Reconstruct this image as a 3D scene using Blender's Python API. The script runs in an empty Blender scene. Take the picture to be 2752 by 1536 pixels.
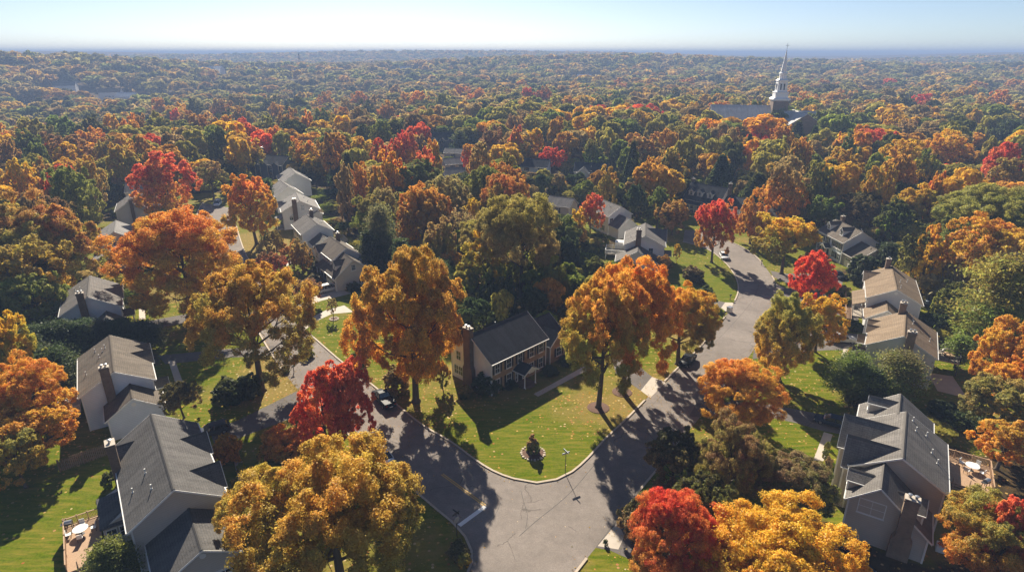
# Autumn suburb seen from the air: everything is modelled in metres, ground at z = 0, camera 50 m up looking north (+y).
import bpy, bmesh, math, random
import numpy as np
from mathutils import Vector, Matrix
from mathutils.geometry import tessellate_polygon

sc = bpy.context.scene
COL = sc.collection
PI = math.pi
rad = math.radians

# ------------------------------------------------------------------ survey: photograph pixel -> point at height z
FPX, HORY, CAMH = 1650.0, 143.0, 50.0
PITCH = math.atan((768 - HORY) / FPX)
def G(px, py, z=0.0):
    u = (px - 1376) / FPX; v = (768 - py) / FPX
    dz = -math.sin(PITCH) + v * math.cos(PITCH)
    t = (z - CAMH) / dz
    return (u * t, (math.cos(PITCH) + v * math.sin(PITCH)) * t)
def proj(x, y, z):
    zz = z - CAMH
    cz = y * math.cos(PITCH) - zz * math.sin(PITCH); cy = y * math.sin(PITCH) + zz * math.cos(PITCH)
    return (1376 + FPX * x / cz, 768 - FPX * cy / cz)
def height_for(bx, by, ytop):
    b = G(bx, by); lo, hi = 0.0, 60.0
    for _ in range(40):
        m = (lo + hi) / 2
        if proj(b[0], b[1], m)[1] > ytop: lo = m
        else: hi = m
    return lo

# ------------------------------------------------------------------ tags and object helpers
def tag(o, label=None, cat=None, group=None, kind=None):
    if label: o['label'] = label
    if cat: o['category'] = cat
    if group: o['group'] = group
    if kind: o['kind'] = kind
    return o
def empty(name, loc, rz=0.0, label=None, cat=None, group=None):
    o = bpy.data.objects.new(name, None); COL.objects.link(o)
    o.empty_display_size = 0.5
    o.location = loc if len(loc) == 3 else (loc[0], loc[1], 0.0)
    o.rotation_euler = (0, 0, rz)
    return tag(o, label, cat, group)
def link(name, me, mat=None, parent=None):
    o = bpy.data.objects.new(name, me); COL.objects.link(o)
    if mat is not None: me.materials.append(mat)
    if parent is not None: o.parent = parent
    return o
def copy_tree(o, parent=None):
    c = o.copy(); COL.objects.link(c); c.parent = parent
    for ch in o.children: copy_tree(ch, c)
    return c

class MB:
    """collects faces of one mesh"""
    def __init__(s): s.v = []; s.f = []
    def face(s, pts):
        n = len(s.v); s.v += [tuple(p) for p in pts]; s.f.append(list(range(n, n + len(pts))))
    def box(s, x0, x1, y0, y1, z0, z1):
        n = len(s.v)
        s.v += [(x, y, z) for z in (z0, z1) for x, y in ((x0, y0), (x1, y0), (x1, y1), (x0, y1))]
        for q in ((0, 3, 2, 1), (4, 5, 6, 7), (0, 1, 5, 4), (1, 2, 6, 5), (2, 3, 7, 6), (3, 0, 4, 7)):
            s.f.append([n + i for i in q])
    def prism(s, poly, d):
        """poly: list of 3D points (planar), extruded along vector d"""
        n = len(s.v); k = len(poly)
        s.v += [tuple(p) for p in poly] + [tuple(Vector(p) + Vector(d)) for p in poly]
        s.f.append([n + i for i in range(k)][::-1]); s.f.append([n + k + i for i in range(k)])
        for i in range(k):
            j = (i + 1) % k
            s.f.append([n + i, n + j, n + k + j, n + k + i])
    def bar(s, a, b, w, h=None):
        a = Vector(a); b = Vector(b); h = h or w
        d = (b - a).normalized()
        up = Vector((0, 0, 1)) if abs(d.z) < .95 else Vector((0, 1, 0))
        r = d.cross(up).normalized() * w / 2; u = r.cross(d).normalized() * h / 2
        s.prism([a - r - u, a + r - u, a + r + u, a - r + u], b - a)
    def tube(s, pts, rr, n=6, cap=True):
        base = len(s.v); k = len(pts)
        for i, p in enumerate(pts):
            p = Vector(p)
            d = (Vector(pts[min(i + 1, k - 1)]) - Vector(pts[max(i - 1, 0)])).normalized()
            up = Vector((0, 0, 1)) if abs(d.z) < .9 else Vector((0, 1, 0))
            r = d.cross(up).normalized(); u = r.cross(d)
            for j in range(n):
                a = 2 * PI * j / n
                s.v.append(tuple(p + (r * math.cos(a) + u * math.sin(a)) * rr[i]))
        for i in range(k - 1):
            for j in range(n):
                a = base + i * n + j; b = base + i * n + (j + 1) % n
                s.f.append([a, b, b + n, a + n])
        if cap:
            s.f.append([base + j for j in range(n)][::-1]); s.f.append([base + (k - 1) * n + j for j in range(n)])
    def lathe(s, prof, n=12, c=(0, 0)):
        s_ = len(s.v)
        for r, z in prof:
            for j in range(n):
                a = 2 * PI * j / n; s.v.append((c[0] + r * math.cos(a), c[1] + r * math.sin(a), z))
        for i in range(len(prof) - 1):
            for j in range(n):
                a = s_ + i * n + j; b = s_ + i * n + (j + 1) % n
                s.f.append([a, b, b + n, a + n])
        s.f.append([s_ + j for j in range(n)][::-1]); s.f.append([s_ + (len(prof) - 1) * n + j for j in range(n)])
    def build(s, name, mat, parent=None, smooth=False, bevel=0.0):
        me = bpy.data.meshes.new(name); me.from_pydata(s.v, [], s.f); 
        if bevel:
            bm = bmesh.new(); bm.from_mesh(me)
            bmesh.ops.remove_doubles(bm, verts=bm.verts, dist=1e-4)
            bmesh.ops.bevel(bm, geom=[e for e in bm.edges if e.is_manifold and e.calc_face_angle(0) > .5], offset=bevel, segments=2, affect='EDGES')
            bm.to_mesh(me); bm.free()
        me.update()
        if smooth: me.polygons.foreach_set('use_smooth', [True] * len(me.polygons))
        return link(name, me, mat, parent)

# ------------------------------------------------------------------ materials
def nm(name):
    m = bpy.data.materials.new(name); m.use_nodes = True
    nt = m.node_tree; nt.nodes.clear()
    out = nt.nodes.new('ShaderNodeOutputMaterial')
    return m, nt, out
class N:
    def __init__(s, nt): s.nt = nt
    def n(s, t, **kw):
        x = s.nt.nodes.new(t)
        for k, v in kw.items():
            if k.startswith('i_'):
                key = k[2:]
                x.inputs[int(key) if key.isdigit() else key.replace('_', ' ')].default_value = v
            else: setattr(x, k, v)
        return x
    def l(s, a, b): s.nt.links.new(a, b)
    def noise(s, vec, scale, detail=4, rough=.6, w=None):
        x = s.n('ShaderNodeTexNoise'); x.inputs['Scale'].default_value = scale; x.inputs['Detail'].default_value = detail; x.inputs['Roughness'].default_value = rough
        if vec is not None: s.l(vec, x.inputs['Vector'])
        return x.outputs['Fac']
    def ramp(s, fac, stops, interp='LINEAR'):
        r = s.n('ShaderNodeValToRGB'); r.color_ramp.interpolation = interp
        els = r.color_ramp.elements
        while len(els) < len(stops): els.new(.5)
        for e, (p, c) in zip(els, stops):
            e.position = p; e.color = (*c, 1) if len(c) == 3 else c
        s.l(fac, r.inputs[0]); return r.outputs[0]
    def mix(s, fac, a, b, mode='MIX'):
        x = s.n('ShaderNodeMix', data_type='RGBA', blend_type=mode)
        for sock, v in ((x.inputs['Factor'], fac), (x.inputs['A'], a), (x.inputs['B'], b)):
            if hasattr(v, 'links'): s.l(v, sock)
            elif isinstance(v, (int, float)): sock.default_value = v
            else: sock.default_value = (*v, 1)
        # colour sockets of the Mix node share names with float ones: link by type
        return [o for o in x.outputs if o.type == 'RGBA'][0]
    def math(s, op, a, b=None, c=None, clamp=False):
        x = s.n('ShaderNodeMath', operation=op, use_clamp=clamp)
        for i, v in enumerate((a, b, c)):
            if v is None: continue
            if hasattr(v, 'links'): s.l(v, x.inputs[i])
            else: x.inputs[i].default_value = v
        return x.outputs[0]
def _mix(s, fac, a, b, mode='MIX'):
    x = s.n('ShaderNodeMix', data_type='RGBA', blend_type=mode)
    ins = x.inputs
    fa = ins[0]; A = [i for i in ins if i.type == 'RGBA'][0]; B = [i for i in ins if i.type == 'RGBA'][1]
    for sock, v in ((fa, fac), (A, a), (B, b)):
        if hasattr(v, 'links'): s.l(v, sock)
        elif isinstance(v, (int, float)): sock.default_value = v
        else: sock.default_value = (*v, 1)
    return [o for o in x.outputs if o.type == 'RGBA'][0]
N.mix = _mix

def pbr(name, color, rough=.7, metal=0.0, spec=.5, var=0.0, vscale=2.0, bump=0.0, bscale=8.0, coat=0.0):
    m, nt, out = nm(name); k = N(nt)
    b = k.n('ShaderNodeBsdfPrincipled'); b.inputs['Roughness'].default_value = rough; b.inputs['Metallic'].default_value = metal
    b.inputs['Specular IOR Level'].default_value = spec
    b.inputs['Coat Weight'].default_value = coat
    tc = k.n('ShaderNodeTexCoord')
    if var:
        f = k.noise(tc.outputs['Object'], vscale, 5)
        c = k.mix(f, [x * (1 - var) for x in color], [min(1, x * (1 + var)) for x in color]); k.l(c, b.inputs['Base Color'])
    else: b.inputs['Base Color'].default_value = (*color, 1)
    if bump:
        bp = k.n('ShaderNodeBump'); bp.inputs['Strength'].default_value = bump; bp.inputs['Distance'].default_value = .05
        k.l(k.noise(tc.outputs['Object'], bscale, 4), bp.inputs['Height']); k.l(bp.outputs[0], b.inputs['Normal'])
    k.l(b.outputs[0], out.inputs[0]); return m

def siding(name, color, pitch=.26):
    m, nt, out = nm(name); k = N(nt)
    b = k.n('ShaderNodeBsdfPrincipled'); b.inputs['Roughness'].default_value = .6
    tc = k.n('ShaderNodeTexCoord'); sp = k.n('ShaderNodeSeparateXYZ'); k.l(tc.outputs['Object'], sp.inputs[0])
    fr = k.math('FRACT', k.math('DIVIDE', sp.outputs['Z'], pitch))
    groove = k.math('LESS_THAN', fr, .12)
    f = k.noise(tc.outputs['Object'], .7, 5, .65)
    c = k.mix(f, [x * .86 for x in color], [min(1, x * 1.08) for x in color])
    c = k.mix(k.math('MULTIPLY', groove, .4), c, [x * .45 for x in color])
    k.l(c, b.inputs['Base Color'])
    bp = k.n('ShaderNodeBump'); bp.inputs['Strength'].default_value = .6; bp.inputs['Distance'].default_value = .02
    k.l(fr, bp.inputs['Height']); k.l(bp.outputs[0], b.inputs['Normal'])
    k.l(b.outputs[0], out.inputs[0]); return m

def shingle(name, c1, c2):
    m, nt, out = nm(name); k = N(nt)
    b = k.n('ShaderNodeBsdfPrincipled'); b.inputs['Roughness'].default_value = .9; b.inputs['Specular IOR Level'].default_value = .12
    tc = k.n('ShaderNodeTexCoord')
    sp = k.n('ShaderNodeSeparateXYZ'); k.l(tc.outputs['UV'], sp.inputs[0])
    br = k.n('ShaderNodeTexBrick'); br.inputs['Scale'].default_value = 1.0
    br.inputs['Brick Width'].default_value = .55; br.inputs['Row Height'].default_value = .27; br.inputs['Mortar Size'].default_value = .022; br.inputs['Mortar Smooth'].default_value = .2
    br.inputs['Color1'].default_value = (*c1, 1); br.inputs['Color2'].default_value = (*c2, 1); br.inputs['Mortar'].default_value = (*[x * .36 for x in c1], 1)
    k.l(tc.outputs['UV'], br.inputs['Vector'])
    # weather streaks running down the slope and broad fading
    mp = k.n('ShaderNodeMapping'); mp.inputs['Scale'].default_value = (1.1, .12, 1); k.l(tc.outputs['UV'], mp.inputs[0])
    streak = k.noise(mp.outputs[0], 1.0, 6, .7)
    broad = k.noise(tc.outputs['UV'], .25, 4)
    fine = k.noise(tc.outputs['UV'], 9, 3)
    c = k.mix(k.ramp(streak, [(.35, (0, 0, 0)), (.75, (1, 1, 1))]), br.outputs['Color'], [x * 1.35 for x in c2])
    c = k.mix(k.math('MULTIPLY', k.ramp(broad, [(.4, (0, 0, 0)), (.7, (1, 1, 1))]), .5), c, [x * .75 for x in c1])
    c = k.mix(.35, c, k.ramp(fine, [(.3, (.25, .25, .25)), (.7, (.9, .9, .9))]), 'OVERLAY')
    k.l(c, b.inputs['Base Color'])
    bp = k.n('ShaderNodeBump'); bp.inputs['Strength'].default_value = .5; bp.inputs['Distance'].default_value = .03
    k.l(br.outputs['Fac'], bp.inputs['Height']); bp.invert = True; k.l(bp.outputs[0], b.inputs['Normal'])
    k.l(b.outputs[0], out.inputs[0]); return m

def brickmat(name, c1, c2, mortar, w=.24, h=.08):
    m, nt, out = nm(name); k = N(nt)
    b = k.n('ShaderNodeBsdfPrincipled'); b.inputs['Roughness'].default_value = .85
    tc = k.n('ShaderNodeTexCoord'); sp = k.n('ShaderNodeSeparateXYZ'); k.l(tc.outputs['Object'], sp.inputs[0])
    cb = k.n('ShaderNodeCombineXYZ'); k.l(k.math('ADD', sp.outputs['X'], sp.outputs['Y']), cb.inputs[0]); k.l(sp.outputs['Z'], cb.inputs[1])
    br = k.n('ShaderNodeTexBrick'); br.inputs['Scale'].default_value = 1.0
    br.inputs['Brick Width'].default_value = w; br.inputs['Row Height'].default_value = h; br.inputs['Mortar Size'].default_value = .012
    br.inputs['Color1'].default_value = (*c1, 1); br.inputs['Color2'].default_value = (*c2, 1); br.inputs['Mortar'].default_value = (*mortar, 1)
    k.l(cb.outputs[0], br.inputs['Vector'])
    f = k.noise(tc.outputs['Object'], 1.2, 5)
    c = k.mix(.5, br.outputs['Color'], k.ramp(f, [(.3, (.3, .3, .3)), (.7, (.75, .75, .75))]), 'OVERLAY')
    k.l(c, b.inputs['Base Color']); k.l(b.outputs[0], out.inputs[0]); return m

M = {}
M['white_trim'] = pbr('white_trim', (.78, .77, .74), .5, var=.08)
M['gutter'] = pbr('gutter', (.72, .71, .68), .4, var=.06)
M['glass'] = pbr('window_glass', (.015, .018, .022), .06, spec=.8)
M['shutter'] = pbr('shutter_paint', (.012, .014, .02), .5)
M['garage'] = pbr('garage_paint', (.74, .73, .70), .5, var=.06)
M['dark_metal'] = pbr('dark_metal', (.03, .03, .032), .65, .1)
M['grey_metal'] = pbr('grey_metal', (.45, .46, .48), .35, .8)
M['pipe'] = pbr('vent_pipe', (.6, .6, .58), .5)
M['bricks'] = brickmat('red_brown_brick', (.36, .23, .105), (.26, .15, .07), (.34, .27, .19))
M['chim_brick'] = brickmat('chimney_brick', (.17, .10, .055), (.10, .06, .035), (.16, .13, .10))
M['tan_brick'] = brickmat('tan_brick', (.26, .17, .10), (.19, .12, .075), (.24, .2, .16))
M['wood_deck'] = pbr('deck_wood', (.42, .27, .16), .75, var=.25, vscale=3)
M['grey_wood'] = pbr('grey_wood', (.33, .29, .24), .8, var=.25, vscale=3)
M['fence_wood'] = pbr('fence_wood', (.24, .16, .10), .85, var=.35, vscale=2.5)
M['concrete'] = pbr('concrete', (.48, .42, .35), .85, var=.22, vscale=.9, bump=.2)
M['kerb'] = pbr('kerb_stone', (.46, .38, .29), .85, var=.3, vscale=3)
M['mulch'] = pbr('mulch', (.13, .07, .045), .95, var=.5, vscale=6, bump=.6, bscale=14)
M['white_paint'] = pbr('road_white', (.82, .82, .80), .7, var=.2, vscale=3)
M['yellow_paint'] = pbr('road_yellow', (.66, .40, .06), .7, var=.3, vscale=3)
M['rubber'] = pbr('tyre_rubber', (.012, .012, .012), .8)
M['rim'] = pbr('alloy_rim', (.5, .5, .52), .3, .9)
M['headlight'] = pbr('headlight_glass', (.75, .78, .8), .1, spec=.8)
M['taillight'] = pbr('taillight_red', (.35, .012, .01), .2)
M['sign_metal'] = pbr('sign_back', (.35, .37, .4), .4, .7)
for nme, c in (('white', (.82, .81, .79)), ('cream', (.74, .68, .58)), ('beige', (.62, .56, .48)), ('blue_grey', (.70, .75, .82)), ('grey', (.66, .66, .67)), ('taupe', (.54, .48, .41)), ('dark_blue', (.10, .13, .19))):
    M['side_' + nme] = siding('siding_' + nme, c)
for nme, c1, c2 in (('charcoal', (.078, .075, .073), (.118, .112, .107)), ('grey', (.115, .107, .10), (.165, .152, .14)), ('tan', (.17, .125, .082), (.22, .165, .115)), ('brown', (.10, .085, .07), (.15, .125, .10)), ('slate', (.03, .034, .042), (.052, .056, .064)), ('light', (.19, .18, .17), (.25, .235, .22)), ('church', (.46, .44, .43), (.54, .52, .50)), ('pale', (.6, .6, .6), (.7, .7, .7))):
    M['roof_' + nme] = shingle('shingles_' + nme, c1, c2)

# ------------------------------------------------------------------ camera, sun and sky
cam = bpy.data.cameras.new('camera'); cob = bpy.data.objects.new('camera', cam); COL.objects.link(cob)
cob.location = (0, 0, CAMH); cob.rotation_euler = (PI / 2 - PITCH, 0, 0)
cam.sensor_width = 36; cam.lens = 36 * FPX / 2752; cam.clip_end = 60000; cam.clip_start = .5
sc.camera = cob
SUN_EL, SUN_AZ = rad(33.5), math.atan2(-.21, .97)
sun_dir = Vector((math.sin(SUN_AZ) * math.cos(SUN_EL), math.cos(SUN_AZ) * math.cos(SUN_EL), math.sin(SUN_EL)))
sl = bpy.data.lights.new('sun', 'SUN'); sl.energy = 5.0; sl.angle = rad(.53); sl.color = (1.0, .90, .74)
so = bpy.data.objects.new('sun', sl); COL.objects.link(so); so.rotation_euler = (-sun_dir).to_track_quat('-Z', 'Y').to_euler(); so.location = (0, 0, 300)
w = bpy.data.worlds.new('World'); sc.world = w; w.use_nodes = True
nt = w.node_tree; bg = nt.nodes['Background']; k = N(nt)
sky = k.n('ShaderNodeTexSky', sky_type='NISHITA'); sky.sun_disc = False; sky.sun_elevation = SUN_EL; sky.sun_rotation = SUN_AZ
sky.air_density = .55; sky.dust_density = .3; sky.ozone_density = 1.3; sky.altitude = 50
# a faint bank of cloud low over the hills
tcw = k.n('ShaderNodeTexCoord'); sw = k.n('ShaderNodeSeparateXYZ'); k.l(tcw.outputs['Generated'], sw.inputs[0])
mpw = k.n('ShaderNodeMapping'); mpw.inputs['Scale'].default_value = (6, 6, 40); k.l(tcw.outputs['Generated'], mpw.inputs[0])
cn = k.noise(mpw.outputs[0], 1.0, 7, .65)
wx_ = k.math('POWER', 2.718, k.math('MULTIPLY', k.math('POWER', k.math('DIVIDE', k.math('ADD', sw.outputs['X'], .16), .16), 2.0), -1.0))
wz_ = k.math('POWER', 2.718, k.math('MULTIPLY', k.math('POWER', k.math('DIVIDE', k.math('SUBTRACT', sw.outputs['Z'], .018), .018), 2.0), -1.0))
cm = k.math('MULTIPLY', k.math('MULTIPLY', wx_, wz_), k.ramp(cn, [(.35, (0, 0, 0)), (.6, (1, 1, 1))]))
skyc = k.mix(k.math('MULTIPLY', cm, .3), sky.outputs[0], (10, 11, 12))
k.l(skyc, bg.inputs[0]); bg.inputs[1].default_value = .05
sc.view_settings.view_transform = 'Standard'; sc.view_settings.look = 'None'; sc.view_settings.exposure = 1.15; sc.view_settings.gamma = 1
cy = sc.cycles
cy.max_bounces = 6; cy.diffuse_bounces = 3; cy.glossy_bounces = 2; cy.transmission_bounces = 4; cy.transparent_max_bounces = 6; cy.volume_bounces = 0
cy.use_denoising = True; cy.caustics_reflective = False; cy.caustics_refractive = False; cy.sample_clamp_indirect = 6
# ------------------------------------------------------------------ ground, roads, kerbs, drives
rnd = random.Random(7)
def px_poly(pts, z=0.0): return [G(x, y, 0) for x, y in pts]
def smooth_line(pts, step=1.5):
    """Catmull-Rom through the points, resampled"""
    P = [Vector((p[0], p[1])) for p in pts]
    out = []
    for i in range(len(P) - 1):
        p0 = P[max(i - 1, 0)]; p1 = P[i]; p2 = P[i + 1]; p3 = P[min(i + 2, len(P) - 1)]
        n = max(1, int((p2 - p1).length / step))
        for j in range(n):
            t = j / n
            out.append(.5 * ((2 * p1) + (p2 - p0) * t + (2 * p0 - 5 * p1 + 4 * p2 - p3) * t * t + (3 * p1 - p0 - 3 * p2 + p3) * t ** 3))
    out.append(P[-1]); return [(p.x, p.y) for p in out]
# surveyed kerb lines
KERB_CORNER = [(628, 560), (634, 600), (655, 670), (690, 735), (725, 790), (768, 838), (800, 872), (843, 907), (912, 967), (985, 1022), (1067, 1088), (1134, 1141), (1213, 1188), (1275, 1234), (1325, 1265), (1380, 1286), (1442, 1297), (1496, 1288), (1538, 1267), (1580, 1230), (1630, 1176), (1684, 1125), (1743, 1065), (1776, 1034), (1826, 984), (1868, 946), (1910, 899), (1949, 850), (1977, 803), (1984, 776), (1978, 748), (1961, 720), (1942, 700), (1915, 678), (1880, 662), (1835, 650)]
KERB_EAST = [(1840, 618), (1900, 624), (1956, 647), (1994, 664), (2029, 687), (2053, 713), (2074, 741), (2087, 768), (2088, 792), (2078, 830), (2058, 880), (2022, 945), (1979, 995), (1925, 1065), (1860, 1146), (1834, 1171), (1776, 1249), (1701, 1340), (1667, 1394), (1602, 1469), (1549, 1536), (1460, 1650)]
KERB_WEST = [(545, 545), (530, 575), (540, 620), (566, 680), (598, 735), (640, 800), (682, 870), (729, 950), (772, 1012), (815, 1060), (900, 1135), (1000, 1222), (1090, 1298), (1177, 1372), (1215, 1403), (1250, 1442), (1267, 1480), (1268, 1510), (1258, 1536), (1235, 1650)]
kc = smooth_line(px_poly(KERB_CORNER)); ke = smooth_line(px_poly(KERB_EAST)); kw = smooth_line(px_poly(KERB_WEST))
def poly_sheet(name, pts, z, mat, kind='structure'):
    v = [Vector((p[0], p[1], 0)) for p in pts]
    tris = tessellate_polygon([v])
    me = bpy.data.meshes.new(name)
    fs = []
    for t in tris:
        a, b, c = (v[i] for i in t)
        fs.append(t if (b - a).cross(c - a).z > 0 else t[::-1])
    me.from_pydata([(p.x, p.y, z) for p in v], [], fs); me.update()
    o = link(name, me, mat); tag(o, kind=kind); return o

# --- materials of the ground
def ground_mat():
    m, nt, out = nm('ground_cover'); k = N(nt)
    b = k.n('ShaderNodeBsdfPrincipled'); b.inputs['Roughness'].default_value = .95; b.inputs['Specular IOR Level'].default_value = .04
    tc = k.n('ShaderNodeTexCoord'); P = tc.outputs['Object']
    at = k.n('ShaderNodeAttribute', attribute_name='cover'); sp = k.n('ShaderNodeSeparateXYZ'); k.l(at.outputs['Vector'], sp.inputs[0])
    # lawn: bright green, straw patches, mowing streaks
    mp = k.n('ShaderNodeMapping'); mp.inputs['Rotation'].default_value = (0, 0, rad(-40)); mp.inputs['Scale'].default_value = (.25, 1.6, 1); k.l(P, mp.inputs[0])
    streak = k.noise(mp.outputs[0], 1.1, 5, .65); patch = k.noise(P, .075, 4, .6); fine = k.noise(P, 3.2, 4, .7); mid = k.noise(P, .5, 5, .65)
    green = k.mix(k.ramp(fine, [(.3, (0, 0, 0)), (.7, (1, 1, 1))]), (.050, .085, .002), (.130, .170, .005))
    green = k.mix(k.ramp(streak, [(.42, (0, 0, 0)), (.72, (1, 1, 1))]), green, (.23, .185, .03))
    straw = k.mix(fine, (.17, .12, .028), (.30, .23, .07))
    dry = k.math('ADD', k.math('MULTIPLY', patch, 1.0), k.math('MULTIPLY', mid, .5))
    dry = k.math('ADD', dry, k.math('MULTIPLY', sp.outputs['Y'], .55))
    lawn = k.mix(k.ramp(dry, [(.74, (0, 0, 0)), (.98, (1, 1, 1))]), green, straw)
    # fallen leaves: small cells
    vo = k.n('ShaderNodeTexVoronoi'); vo.inputs['Scale'].default_value = 1.7; k.l(P, vo.inputs['Vector'])
    sc_ = k.n('ShaderNodeSeparateColor'); k.l(vo.outputs['Color'], sc_.inputs[0])
    leafc = k.ramp(sc_.outputs[0], [(0, (.42, .2, .05)), (.4, (.5, .36, .12)), (.7, (.34, .12, .04)), (1, (.55, .45, .25))])
    near = k.math('LESS_THAN', vo.outputs['Distance'], .26)
    dens = k.math('GREATER_THAN', k.math('ADD', sc_.outputs[1], k.math('MULTIPLY', sp.outputs['Z'], .75)), .92)
    lawn = k.mix(k.math('MULTIPLY', near, dens), lawn, leafc)
    # woodland floor
    wn = k.noise(P, .8, 6, .7)
    wood = k.ramp(wn, [(.3, (.030, .024, .012)), (.5, (.058, .040, .018)), (.7, (.10, .062, .026))])
    wood = k.mix(k.math('MULTIPLY', near, k.math('GREATER_THAN', sc_.outputs[1], .55)), wood, leafc)
    edge = k.math('ADD', sp.outputs['X'], k.math('MULTIPLY', k.math('SUBTRACT', k.noise(P, .13, 5, .7), .5), 1.3))
    near_c = k.mix(k.ramp(edge, [(.4, (0, 0, 0)), (.6, (1, 1, 1))]), wood, lawn)
    # far country: wooded hills
    fn = k.noise(P, .012, 8, .75); fn2 = k.noise(P, .0016, 4, .6)
    far = k.ramp(fn, [(.3, (.03, .035, .018)), (.48, (.09, .06, .022)), (.58, (.15, .085, .03)), (.7, (.09, .09, .03))])
    far = k.mix(k.math('MULTIPLY', fn2, .5), far, (.10, .07, .04))
    di = k.n('ShaderNodeVectorMath', operation='LENGTH'); k.l(P, di.inputs[0])
    k.l(k.mix(k.ramp(k.math('DIVIDE', di.outputs['Value'], 4000), [(.15, (0, 0, 0)), (.3, (1, 1, 1))]), near_c, far), b.inputs['Base Color'])
    bp = k.n('ShaderNodeBump'); bp.inputs['Strength'].default_value = .55; bp.inputs['Distance'].default_value = .12
    k.l(fine, bp.inputs['Height']); k.l(bp.outputs[0], b.inputs['Normal'])
    k.l(b.outputs[0], out.inputs[0]); return m

def asphalt(name, base, warm=.0):
    m, nt, out = nm(name); k = N(nt)
    b = k.n('ShaderNodeBsdfPrincipled'); b.inputs['Roughness'].default_value = .92; b.inputs['Specular IOR Level'].default_value = .1
    tc = k.n('ShaderNodeTexCoord'); P = tc.outputs['Object']
    f1 = k.noise(P, .12, 5, .6); f2 = k.noise(P, 6, 3, .7); f3 = k.noise(P, .8, 6, .7)
    c = k.mix(k.ramp(f1, [(.35, (0, 0, 0)), (.65, (1, 1, 1))]), [x * .88 for x in base], [x * 1.14 for x in base])
    c = k.mix(.5, c, k.ramp(f2, [(.25, (.3, .3, .3)), (.75, (.72, .72, .72))]), 'OVERLAY')
    c = k.mix(.35, c, k.ramp(f3, [(.3, (.3, .3, .3)), (.7, (.68, .68, .68))]), 'OVERLAY')
    # cracks: sealed dark lines along warped cell edges
    wv = k.n('ShaderNodeTexNoise'); wv.inputs['Scale'].default_value = .35; wv.inputs['Detail'].default_value = 5; k.l(P, wv.inputs['Vector'])
    wm = k.n('ShaderNodeVectorMath', operation='MULTIPLY_ADD'); k.l(wv.outputs['Color'], wm.inputs[0]); wm.inputs[1].default_value = (3, 3, 0); k.l(P, wm.inputs[2])
    vo = k.n('ShaderNodeTexVoronoi', feature='DISTANCE_TO_EDGE'); vo.inputs['Scale'].default_value = .11; k.l(wm.outputs[0], vo.inputs['Vector'])
    gate = k.math('GREATER_THAN', k.noise(P, .06, 2), .5)
    crack = k.math('MULTIPLY', k.math('LESS_THAN', vo.outputs['Distance'], .005), gate)
    c = k.mix(k.math('MULTIPLY', crack, .55), c, [x * .35 for x in base])
    # blown leaves
    v2 = k.n('ShaderNodeTexVoronoi'); v2.inputs['Scale'].default_value = 1.3; k.l(P, v2.inputs['Vector'])
    s2 = k.n('ShaderNodeSeparateColor'); k.l(v2.outputs['Color'], s2.inputs[0])
    leaf = k.math('MULTIPLY', k.math('LESS_THAN', v2.outputs['Distance'], .075), k.math('GREATER_THAN', k.math('ADD', s2.outputs[1], k.math('MULTIPLY', f1, .3)), .93))
    c = k.mix(leaf, c, k.ramp(s2.outputs[0], [(0, (.5, .3, .1)), (1, (.6, .5, .35))]))
    k.l(c, b.inputs['Base Color'])
    bp = k.n('ShaderNodeBump'); bp.inputs['Strength'].default_value = .25; bp.inputs['Distance'].default_value = .02; k.l(f2, bp.inputs['Height']); k.l(bp.outputs[0], b.inputs['Normal'])
    k.l(b.outputs[0], out.inputs[0]); return m
M['road'] = asphalt('road_asphalt', (.225, .195, .172))
M['drive'] = asphalt('drive_asphalt', (.15, .135, .125))

# --- fitted houses (ridge direction, size in metres) are listed here because the lawn follows them
# name: cx, cy, angle of ridge (deg), length, depth, eave, ridge
H = {
 'L1': (-39.3, 57.9, 125.5, 17.2, 9.4, 5.6, 8.7), 'L2': (-59.8, 82.2, 123.5, 14.3, 9.5, 5.6, 8.3), 'L3': (-81.0, 109.8, 121.3, 13.5, 9.9, 5.6, 8.5),
 'L4': (-103.8, 155.6, 119.2, 13.1, 8.2, 5.5, 7.9), 'L5': (-118.5, 187.8, 118, 12.8, 8.6, 5.5, 8.2), 'L6': (-128, 214, 20, 13, 9, 5.4, 8.2),
 'C': (-2.1, 91.4, 45.6, 13.2, 10.1, 5.6, 9.1),
 'M1': (-41.6, 141.0, 124.3, 11.7, 7.6, 5.5, 7.9), 'M2': (-54.6, 162.8, 119.9, 12.0, 8.8, 5.5, 7.9), 'M3': (-66.4, 187.6, 113.1, 13.2, 11.2, 5.6, 8.6), 'M4': (-77.7, 208.0, 122, 12.5, 9.2, 5.6, 8.7), 'M5': (-82.6, 231.4, 117.7, 14.0, 10.5, 5.7, 9.0),
 'R1': (34.0, 151.3, 78.3, 12.6, 10.2, 5.6, 8.2), 'R2': (29.5, 180.6, -65.2, 11.0, 8.7, 5.6, 8.3), 'R3': (66.5, 205.3, -46.7, 13.6, 9.9, 3.6, 8.6), 'R4': (87.0, 153.8, -87.2, 12.4, 9.0, 5.6, 8.5),
 'R5': (76.7, 115.8, 63.2, 15.8, 9.5, 5.6, 8.1), 'R6': (65.0, 92.7, 57.9, 11.9, 10.0, 5.6, 8.4), 'R7': (46.0, 61.6, 57.5, 11.6, 10.6, 5.8, 8.9),
}
STREET = np.array(kc + ke + kw)
HOUSE_XY = np.array([(v[0], v[1]) for v in H.values()])
def noise2(x, y, seed, n=10):
    r = np.random.RandomState(seed); t = np.zeros_like(x)
    for i in range(n):
        a = r.rand() * 2 * PI; f = 1.5 ** i; t += np.sin((x * math.cos(a) + y * math.sin(a)) * f + r.rand() * 9) / f ** .9
    return t / 2
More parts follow.
